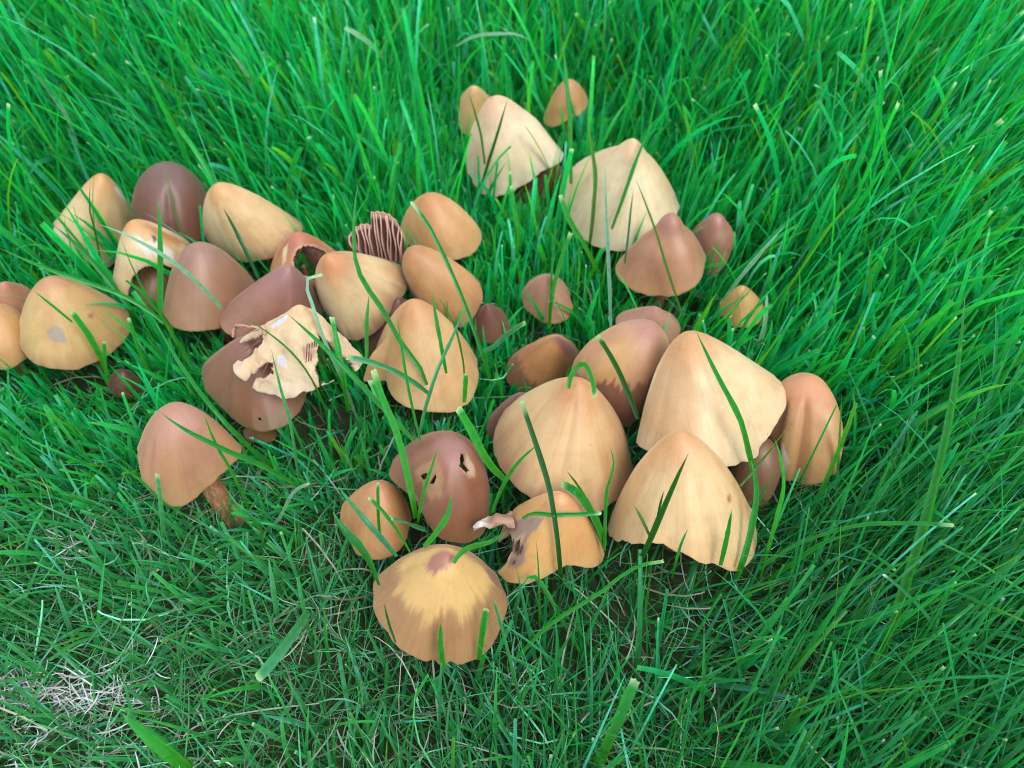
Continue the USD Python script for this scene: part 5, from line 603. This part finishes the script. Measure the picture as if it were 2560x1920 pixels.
# the pale curled strip that hangs from the wound of the torn orange cap
P, base = made[45]
p0, p1 = np.array(SPOTS['flap0']), np.array(SPOTS['flap1'])
ts = np.linspace(0, 1, 22)
ax_ = p1 - p0
up_ = np.array([0, .45, .89]); sd = np.cross(ax_ / np.linalg.norm(ax_), up_); sd /= np.linalg.norm(sd); up_ = np.cross(sd, ax_ / np.linalg.norm(ax_))
FV, FC = [], []
for k, t in enumerate(ts):
    c = p0 + ax_ * t + up_ * (.0012 * math.sin(t * 3.1) - .0004 * math.sin(t * 14))
    wd = .0042 * (1 - t) ** .8 + .0009 + .0005 * math.sin(t * 23); hh_ = .0007 + .0003 * math.sin(t * 17)
    for a in np.linspace(0, TAU, 12, endpoint=False):
        FV.append(c + sd * wd * math.cos(a) * (1 + .12 * math.sin(a * 5 + t * 30)) + up_ * hh_ * math.sin(a) + up_ * .0006 * math.cos(a * 3 + t * 9))
        FC.append(lin((165, 132, 112), .62) * (1 - sstep(.5, .85, t)) * (1 + .3 * math.sin(a * 4)) + lin((205, 200, 196), .6) * sstep(.5, .85, t))
FV = np.array(FV); FF = []
for k in range(21):
    for a in range(12):
        FF.append((k * 12 + a, k * 12 + (a + 1) % 12, (k + 1) * 12 + (a + 1) % 12, (k + 1) * 12 + a))
FV = np.vstack([FV, FV[-12:].mean(0)]); FC = np.vstack([np.array(FC), FC[-1]])
FF += [(21 * 12 + a, 21 * 12 + (a + 1) % 12, 22 * 12, 22 * 12) for a in range(12)]
tag(put('torn_strip', (FV - base, np.array(FF)), 'pale_gill', P, tint=FC), 'grey brown torn strip with a pale tip')

# the ragged lip and the bared gills of the torn pale cap
P, base = made[16]
for name, seed, key, wid, c in (('torn_lip', 1, 'lip', .0006, (206, 160, 140)),):
    ln = np.array(SPOTS[key]); f = np.linspace(0, len(ln) - 1, 26); ln = np.stack([np.interp(f, np.arange(len(ln)), ln[:, k]) for k in range(3)], 1)
    ln = ln + (meshkit.fbm(np.stack([f * 1.3, f * 0 + seed, np.zeros(26)], 1)[:, None, :] + np.array([[0, 0, 0], [9, 0, 0], [0, 9, 0]])[None], 2, seed) - .5) * .0022
    TV, TF = tube(ln - base, wid * (.55 + .9 * meshkit.noise(np.stack([f * 1.9, f * 0, f * 0 + seed], 1), 4)), 9)
    put(name, (TV, TF), 'pale_gill', P, tint=lin(c, .58) * (.6 + .8 * meshkit.noise(TV * 1500, 6))[:, None])
for ln in SPOTS['bared']:
    ln = np.array(ln); TV, TF = tube(np.linspace(ln[0], ln[1], 6) - base, np.full(6, .00022), 6)
    put('gill', (TV, TF), 'pale_gill', P, tint=np.repeat(lin((70, 46, 38))[None], len(TV), 0))
P, base = made[45]
for ln in SPOTS['wound']:
    ln = np.array(ln); TV, TF = tube(np.linspace(ln[0], ln[1], 6) - base, .00028 * np.array([.5, 1, 1.2, 1.1, .9, .4]), 6)
    put('gill', (TV, TF), 'pale_gill', P, tint=np.repeat(lin((48, 32, 30))[None], len(TV), 0))

# ---------------------------------------------------------------- the upturned piece of cap with its gills showing
gc, gtl, gbr = (np.array(SPOTS[k]) for k in ('gillc', 'gillTL', 'gillBR'))
root = UsdGeom.Xform.Define(stage, path_for('mushroom_piece'))
gb = np.array([gc[0], gc[1] + .004, 0.0]); root.AddTranslateOp().Set(Gf.Vec3d(*map(float, gb)))
tag(root.GetPrim(), 'broken upturned mushroom piece baring dark pale edged gills behind the middle cream cap', 'mushroom')
GP = str(root.GetPath())
ex = np.array([1.0, 0, 0]); ez = np.array([0, .35, .94]); ey = -np.cross(ez, ex)
WX, HZ = .0262, .0168
up_edge = lambda a: HZ * (np.interp(a, [0, .12, .28, .42, .44, .6, .78, .9, 1], [.30, .56, .64, .60, .98, 1.0, .92, .72, .30]) + .02 * np.sin(a * 60))
lo_edge = lambda a: HZ * np.interp(a, [0, .3, .7, 1], [-.25, -.35, -.45, -.4])
shell = lambda a, h: gc + ex * (a - .5) * WX + ez * (h - HZ * .35) + ey * (-.0035 * (1 - (2 * a - 1) ** 2)) + ey * .10 * (h / HZ) ** 2 * .02
aa = np.linspace(0, 1, 60); hh = np.linspace(0, 1, 14)
SV = np.array([shell(a, lo_edge(a) + (up_edge(a) - lo_edge(a)) * h) - gb for a in aa for h in hh])
si = np.arange(60 * 14).reshape(60, 14)
SF = np.stack([si[:-1, :-1], si[1:, :-1], si[1:, 1:], si[:-1, 1:]], -1).reshape(-1, 4)
back = SV - ey * .0012
ring = np.concatenate([si[:, 0], si[-1, 1:], si[-2::-1, -1], si[0, -2:0:-1]])
SFW = np.stack([ring, np.roll(ring, -1), np.roll(ring, -1) + 840, ring + 840], 1)
rimw = (np.arange(840) % 14 >= 12)[:, None]
put('cap', (np.vstack([SV, back]), np.vstack([SF, SF[:, ::-1] + 840, SFW])), 'pale_gill', GP, tint=np.vstack([np.where(rimw, lin((190, 160, 150), .6)[None], lin((58, 38, 34))[None]), np.repeat(lin((205, 160, 120), .7)[None], 840, 0)]))
for g in range(14):
    a0 = .03 + .94 * (g + .25 * math.sin(g * 2.3)) / 13
    hs = np.linspace(0, 1, 9)
    mid = []
    for h in hs:
        a = a0 + (1 - h) ** 1.3 * (.30 + a0 * .66 - a0) * .3 + .009 * math.sin(h * 6 + g * 1.7)
        a = min(max(a, .015), .985)
        mid.append(shell(a, lo_edge(a) + (up_edge(a) - lo_edge(a)) * (.02 + .97 * h)))
    mid = np.array(mid) - gb
    dep = .0026 * np.sin(hs * 2.6 + .45) ** .7
    w = .00034
    LV, LF, LC = [], [], []
    for k in range(9):
        for sgn in (-1, 1):
            LV.append(mid[k] + ex * w * sgn); LV.append(mid[k] + ey * dep[k] * 1.0 + ex * w * .7 * sgn + ex * .0003 * math.sin(k + g))
            LC += [lin((70, 46, 40)), lin((198, 160, 148), .20 + .40 * (k / 8) + .15 * math.sin(k * .9 + g) ** 2)]  # plate edges get darker downward, shade painted into the tint
    for k in range(8):
        a = k * 4; b = a + 4
        LF += [(a, b, b + 1, a + 1), (a + 3, b + 3, b + 2, a + 2), (a + 1, b + 1, b + 3, a + 3)]
    LF += [(0, 1, 3, 2), (32, 34, 35, 33)]
    put('gill', (np.array(LV), np.array(LF)), 'pale_gill', GP, tint=np.array(LC), smooth=40 if False else False)


# ---------------------------------------------------------------- grass
def inside_caps(p, grow=.0008):
    """which of the points p (n x 3) lie in or under the skin of a cap"""
    hit = np.zeros(len(p), bool)
    for n, c in CAPS.items():
        X, Y, Z, tx, ty, R, H, k, m, a2, b2, a3, b3, z2, w2 = c
        fr = cap_frame(tx, ty)
        near = np.nonzero((np.abs(p[:, 0] - X) < R * 2.6) & (np.abs(p[:, 1] - Y) < R * 2.6) & (p[:, 2] < Z + .004) & ~hit)[0]
        if not len(near):
            continue
        q = (p[near] - [X, Y, Z]) @ fr.T
        t = np.arctan2(q[:, 1], q[:, 0]); r = np.hypot(q[:, 0], q[:, 1])
        h = 1 + a2 * np.cos(2 * t) + b2 * np.sin(2 * t) + a3 * np.cos(3 * t) + b3 * np.sin(3 * t)
        s = np.clip(-q[:, 2] / (H * (1 + z2 * np.cos(2 * t) + w2 * np.sin(2 * t))), -.2, 3)
        e = R * bell(np.clip(s, 0, 1), k, m) * (1 + (h - 1) * np.sqrt(np.clip(s, 0, 1))) + grow
        hit[near] = (s > -.03) & (s < 1.04) & (r < e * (1 + .0 * s))
    return hit


APEX = np.array([c[:3] for c in CAPS.values()]); RAD = np.array([c[5] for c in CAPS.values()])
RIM = np.array([np.array(c[:3]) - cap_frame(c[3], c[4])[2] * c[6] for c in CAPS.values()])
RIMXY = RIM[:, :2]


def cap_gap(x, y):
    """distance from the rim circle of the nearest cap (negative under a cap) and that rim's height"""
    d = np.hypot(x[:, None] - RIMXY[None, :, 0], y[:, None] - RIMXY[None, :, 1]) - RAD[None]
    k = d.argmin(1)
    return d[np.arange(len(x)), k], RIM[k, 2]


STATIONS = {7: np.array([0, .18, .36, .54, .72, .88, .965, 1]), 5: np.array([0, .25, .5, .75, .94, 1]), 4: np.array([0, .3, .6, .9, 1])}


def ribbons(root, az, lean, length, width, bend, col0, col1, tipc, nseg=6, fold=.25, cut=.35, rng=RNG, wiggle=.0, roll=None):
    """one mesh of grass blades: root n x 3, az heading of the lean, lean from upright at the root, bend added towards the tip; all radians and metres"""
    n = len(root); S = STATIONS[nseg]
    ang = lean[:, None] + bend[:, None] * S[None] ** 1.4
    a = az[:, None] + wiggle * (rng.random((n, 1)) - .5) * S[None] * 3
    step = length[:, None] * np.diff(S)[None]
    d = np.stack([np.sin(ang) * np.sin(a), np.sin(ang) * np.cos(a), np.cos(ang)], -1)
    p = root[:, None] + np.concatenate([np.zeros((n, 1, 3)), np.cumsum(d[:, :-1] * step[..., None], 1)], 1)
    roll = rng.random(n) * TAU if roll is None else roll
    side = np.stack([np.cos(roll), np.sin(roll), np.zeros(n)], -1)[:, None]
    side = side - d * (side * d).sum(-1, keepdims=True)
    side /= np.maximum(np.linalg.norm(side, axis=-1, keepdims=True), 1e-6)
    nrm = np.cross(side, d)
    iscut = rng.random(n) < cut
    prof_p = np.interp(S, [0, .15, .5, .8, 1], [.55, .9, 1, .62, .03]); prof_c = np.interp(S, [0, .15, .6, 1], [.55, .9, 1, .72])
    wv = np.where(iscut[:, None], prof_c, prof_p) * width[:, None] / 2
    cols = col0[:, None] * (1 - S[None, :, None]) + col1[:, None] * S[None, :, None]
    tw = np.where(iscut[:, None], S[None] > .99, S[None] > .99)[..., None] * .85
    cols = cols * (1 - tw) + tipc[:, None] * tw
    if fold:
        L = p - side * wv[..., None]; Rr = p + side * wv[..., None]; M = p - nrm * (wv * fold * 2)[..., None]
        V = np.stack([L, M, Rr], 2)
        c3 = np.stack([cols, cols * .85, cols], 2)
        idx = np.arange(n * (nseg + 1) * 3).reshape(n, nseg + 1, 3)
        q = np.concatenate([np.stack([idx[:, :-1, k], idx[:, :-1, k + 1], idx[:, 1:, k + 1], idx[:, 1:, k]], -1).reshape(n, -1, 4) for k in (0, 1)], 1)
    else:
        V = np.stack([p - side * wv[..., None], p + side * wv[..., None]], 2); c3 = np.stack([cols, cols], 2)
        idx = np.arange(n * (nseg + 1) * 2).reshape(n, nseg + 1, 2)
        q = np.stack([idx[:, :-1, 0], idx[:, :-1, 1], idx[:, 1:, 1], idx[:, 1:, 0]], -1).reshape(n, -1, 4)
    return V, c3, q, p


def finish(name, parts, material, label, category):
    Vs, Cs, Fs, o = [], [], [], 0
    for V, C, q, p in parts:
        n = len(V)
        bad = inside_caps(p.reshape(-1, 3)).reshape(n, -1).any(1)
        per = V[0].size // 3
        keep = np.nonzero(~bad)[0]
        Vs.append(V[keep].reshape(-1, 3)); Cs.append(C[keep].reshape(-1, 3))
        q0 = q[0] - q[0].min()
        Fs.append((q0[None] + (np.arange(len(keep)) * per)[:, None, None] + o).reshape(-1, 4))
        o += len(keep) * per
    tag(put(name, (np.concatenate(Vs), np.concatenate(Fs)), material, tint=np.concatenate(Cs)), label, category, kind='stuff')


def scatter(density, ymax=1.15, ymin=-.02):
    """roots over the ground the lens sees and a margin around it; density per square metre, a number or a function of x, y"""
    top = density if np.isscalar(density) else density.top
    area = (ymax - ymin) * 1.6
    n = int(top * area)
    x = (RNG.random(n) - .5) * 1.6; y = ymin + RNG.random(n) * (ymax - ymin)
    k = np.abs(x) < .24 + .52 * np.maximum(y, 0)
    x, y = x[k], y[k]
    if not np.isscalar(density):
        k = RNG.random(len(x)) < density(x, y) / top
        x, y = x[k], y[k]
    return x, y


def tall(x, y):
    """height of the lawn: long behind and to the right, short and thin towards the front left"""
    h = .032 + .058 * sstep(.22, .48, y + .15 * np.abs(x)) + .028 * sstep(.02, .2, x) * sstep(-.05, .2, y) + .022 * sstep(-.1, -.24, x) * sstep(.16, .26, y)
    h = h - .008 * sstep(.2, .08, y) * sstep(.06, -.08, x)
    return h * (.85 + .45 * (meshkit.noise(np.stack([x * 17, y * 17, 0 * x], -1), 2)))


def hue(n, x, y, k=1.0):
    """fresh green, from yellow green to blue green, blade by blade"""
    a = RNG.random(n)[:, None]; v = (.65 + .7 * RNG.random(n) ** 1.3)[:, None]
    c = np.array([.016, .305, .030]) * (1 - a) + np.array([.003, .305, .115]) * a
    y_ = (RNG.random(n) < .07)[:, None]
    c = np.where(y_, [.075, .30, .016], c)
    p_ = (RNG.random(n) < .07)[:, None]
    c = np.where(p_, [.05, .42, .30], c)  # pale cyan blades: sky highlights painted as leaf colour
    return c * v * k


def green(dens, scale, wmin, wmax, leanmax, short=1.0, bold=False):
    x, y = scatter(dens)
    g, rz = cap_gap(x, y)
    k = (g > -.004) | (RNG.random(len(x)) < .08)
    x, y, g, rz = x[k], y[k], g[k], rz[k]
    n = len(x)
    L = tall(x, y) * scale * (.55 + .7 * RNG.random(n)) * short
    lim = np.maximum(.012, rz * .85) + np.maximum(0, g - np.where(y > .36, .026, .012)) * 1.5
    L = np.minimum(L, np.where(RNG.random(n) < np.where(y > .37, .93, np.where(x > .05, .68, .80)), lim, 9))
    out = np.arctan2(x, (y - .1))
    az = np.where(RNG.random(n) < .33, RNG.random(n) * TAU, np.where(x > .05, math.pi / 2, np.where(x < -.08, -math.pi / 2, 0)) + RNG.normal(0, .8, n))
    lean = np.abs(RNG.normal(0, leanmax, n)); bend = np.abs(RNG.normal(.25, .45, n))
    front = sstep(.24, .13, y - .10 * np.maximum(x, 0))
    w = (wmin + (wmax - wmin) * RNG.random(n) ** 1.6) * (1 - .42 * front * (RNG.random(n) < .93))
    lean = lean + front * np.abs(RNG.normal(.35, .35, n))
    L = L * (1 + .45 * front * np.where(x > 0, 1.0, .5))
    az = np.where((x > .06) & (RNG.random(n) < .5 * front), .9 + RNG.normal(0, .35, n), az)
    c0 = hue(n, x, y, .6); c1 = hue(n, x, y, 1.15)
    # front grass: shade painted into the greens centre and right, paler green at left
    shade_pale_mix = (front * (.5 + .5 * RNG.random(n)))[:, None] * .75
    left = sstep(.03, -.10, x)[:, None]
    c0 = c0 * (1 - shade_pale_mix) + np.array([.020, .080, .025]) * shade_pale_mix; c1 = c1 * (1 - shade_pale_mix) + (np.array([.070, .200, .090]) * left + np.array([.022, .110, .035]) * (1 - left)) * shade_pale_mix
    if bold:
        L = L * 1.18; w = w * 1.25; lean = lean * .8; bend = bend * .8
        pale = (RNG.random(n) < .35)
        w = np.where(pale, w * .55, w); c1 = np.where(pale[:, None], np.array([.09, .50, .40]) * (.7 + .6 * RNG.random((n, 1))), c1)  # thin cyan strands carry painted sky glints in their tint
    root = np.stack([x, y, ground_z(x, y) - .002], -1)
    tipc = np.where(RNG.random((n, 1)) < .16, [[.50, .66, .54]], [[.06, .24, .06]])
    return root, az, lean, L, w, bend, c0, c1, tipc


def lawn_density(x, y):
    return 78000 * (1 - .30 * sstep(.22, .08, y) * sstep(.10, -.05, x) - .55 * np.exp(-((x - .05) / .08) ** 2 - ((y - .12) / .05) ** 2))


lawn_density.top = 78000
parts = []
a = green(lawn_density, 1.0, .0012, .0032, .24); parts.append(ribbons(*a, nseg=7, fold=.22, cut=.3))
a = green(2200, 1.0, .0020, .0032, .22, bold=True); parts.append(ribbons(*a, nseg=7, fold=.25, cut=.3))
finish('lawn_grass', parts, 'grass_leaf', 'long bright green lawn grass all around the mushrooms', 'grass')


def near_density(x, y):
    return 95000 * (1 - .75 * sstep(.45, .8, y)) * (1 - .72 * np.exp(-((x - .06) / .10) ** 2 - ((y - .11) / .06) ** 2))


near_density.top = 95000
parts = []
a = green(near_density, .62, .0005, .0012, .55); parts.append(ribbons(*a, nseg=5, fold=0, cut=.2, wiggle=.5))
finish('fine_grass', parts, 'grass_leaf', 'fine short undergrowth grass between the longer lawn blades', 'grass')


# dry thatch on the soil, thickest towards the front left
def thatch_density(x, y):
    return 5000 + 22000 * sstep(.24, .10, y) * sstep(.12, -.06, x) + 16000 * sstep(.3, .15, y)


thatch_density.top = 56000
x, y = scatter(thatch_density, .7)
n = len(x)
root = np.stack([x, y, ground_z(x, y) + .002 + .010 * RNG.random(n)], -1)
tc = np.array([[.07, .10, .06], [.24, .27, .22], [.06, .17, .07], [.05, .24, .11], [.13, .40, .28]])[RNG.integers(0, 5, n)] * (.5 + .7 * RNG.random((n, 1)))
parts = [ribbons(root, RNG.random(n) * TAU, 1.35 + RNG.normal(0, .25, n), .012 + .03 * RNG.random(n), (.00025 + .0006 * RNG.random(n) ** 2), RNG.normal(0, .5, n), tc, tc, tc, nseg=5, fold=0, cut=.6, wiggle=1.2)]
finish('dry_thatch', parts, 'dry_leaf', 'dry straw coloured thatch lying between the grass at the front left', 'dry grass')

# bleached dead grass in the bottom left corner
pts = []
for key, sx, sy, m in (('white', .017, .0040, 240), ('white2', .028, .008, 80), ('white3', .004, .004, 26)):
    c = SPOTS[key]
    pts.append(np.stack([c[0] + RNG.normal(0, sx, m), c[1] + RNG.normal(0, sy, m), .003 + .010 * RNG.random(m)], -1))
root = np.concatenate(pts); n = len(root)
tc = np.array([[.38, .37, .42], [.24, .23, .26], [.50, .49, .55]])[RNG.integers(0, 3, n)]
parts = [ribbons(root, 1.6 + RNG.normal(0, .7, n) + math.pi * RNG.integers(0, 2, n), 1.5 + RNG.normal(0, .15, n), .004 + .011 * RNG.random(n), .00018 + .0004 * RNG.random(n), RNG.normal(0, .4, n), tc, tc, tc, nseg=5, fold=.15, cut=.6, wiggle=1.0)]
finish('dead_grass', parts, 'dry_leaf', 'bleached white dead grass matted on the ground at the bottom left', 'dry grass')

# ---------------------------------------------------------------- single blades that can be told apart
TONE = {'dark': ((.010, .055, .010), (.016, .085, .014)), 'olive': ((.030, .095, .010), (.050, .130, .014)), 'mid': ((.020, .160, .014), (.018, .190, .035)),
        'bright': ((.030, .190, .012), (.020, .215, .035)), 'teal': ((.03, .16, .05), (.05, .24, .12)), 'pale': ((.06, .20, .10), (.20, .38, .30))}  # pale tone: sky reflection on the blade painted into its green
rb = np.random.default_rng(5)
CAMP = np.array([0, 0, .30])
for tone, width, tipk, label, line in BLADES:
    p = np.array(line); n = len(p)
    d = np.gradient(p, axis=0); d /= np.linalg.norm(d, axis=1, keepdims=True)
    face = np.array([rb.normal(0, .5), -.75 + rb.normal(0, .3), .65])
    side = np.cross(d, face); side /= np.linalg.norm(side, axis=1, keepdims=True)
    nrm = np.cross(side, d); nrm *= np.sign((nrm * face).sum(1, keepdims=True))
    S = np.linspace(0, 1, n)
    prof = np.interp(S, [0, .2, .55, .8, 1], [.7, .95, 1, .66, .04]) if tipk == 'point' else np.interp(S, [0, .2, .7, 1], [.7, .95, 1, .85])
    w = width * .98 * prof / 2
    jit = 1 + .06 * rb.normal(size=n)
    L = p - side * (w * jit)[:, None]; Rr = p + side * (w * jit)[:, None]; M = p - nrm * (w * .45)[:, None]
    V = np.stack([L, p - side * w[:, None] * .5 - nrm * (w * .3)[:, None], M, p + side * w[:, None] * .5 - nrm * (w * .3)[:, None], Rr], 1)
    c0, c1 = (np.array(c) for c in TONE[tone])
    f = .85 + .3 * rb.random()
    C = (c0 * (1 - S[:, None]) + c1 * S[:, None]) * f
    C = np.repeat(C[:, None], 5, 1) * np.array([1.05, .92, .8, .92, 1.05])[None, :, None]
    if tipk == 'cut':
        C[-1] = [.30, .44, .26]
        V[-1] += d[-1] * width * .12 * rb.normal(size=(5, 1))
    else:
        C[-1] = C[-1] * .5 + np.array([.25, .25, .14]) * .5
    idx = np.arange(n * 5).reshape(n, 5)
    q = np.concatenate([np.stack([idx[:-1, k], idx[:-1, k + 1], idx[1:, k + 1], idx[1:, k]], -1) for k in range(4)]).reshape(-1, 4)
    tag(put('grass_blade', (V.reshape(-1, 3), q), 'grass_leaf', tint=C.reshape(-1, 3)), label, 'grass blade', 'single grass blades standing out around the mushrooms')
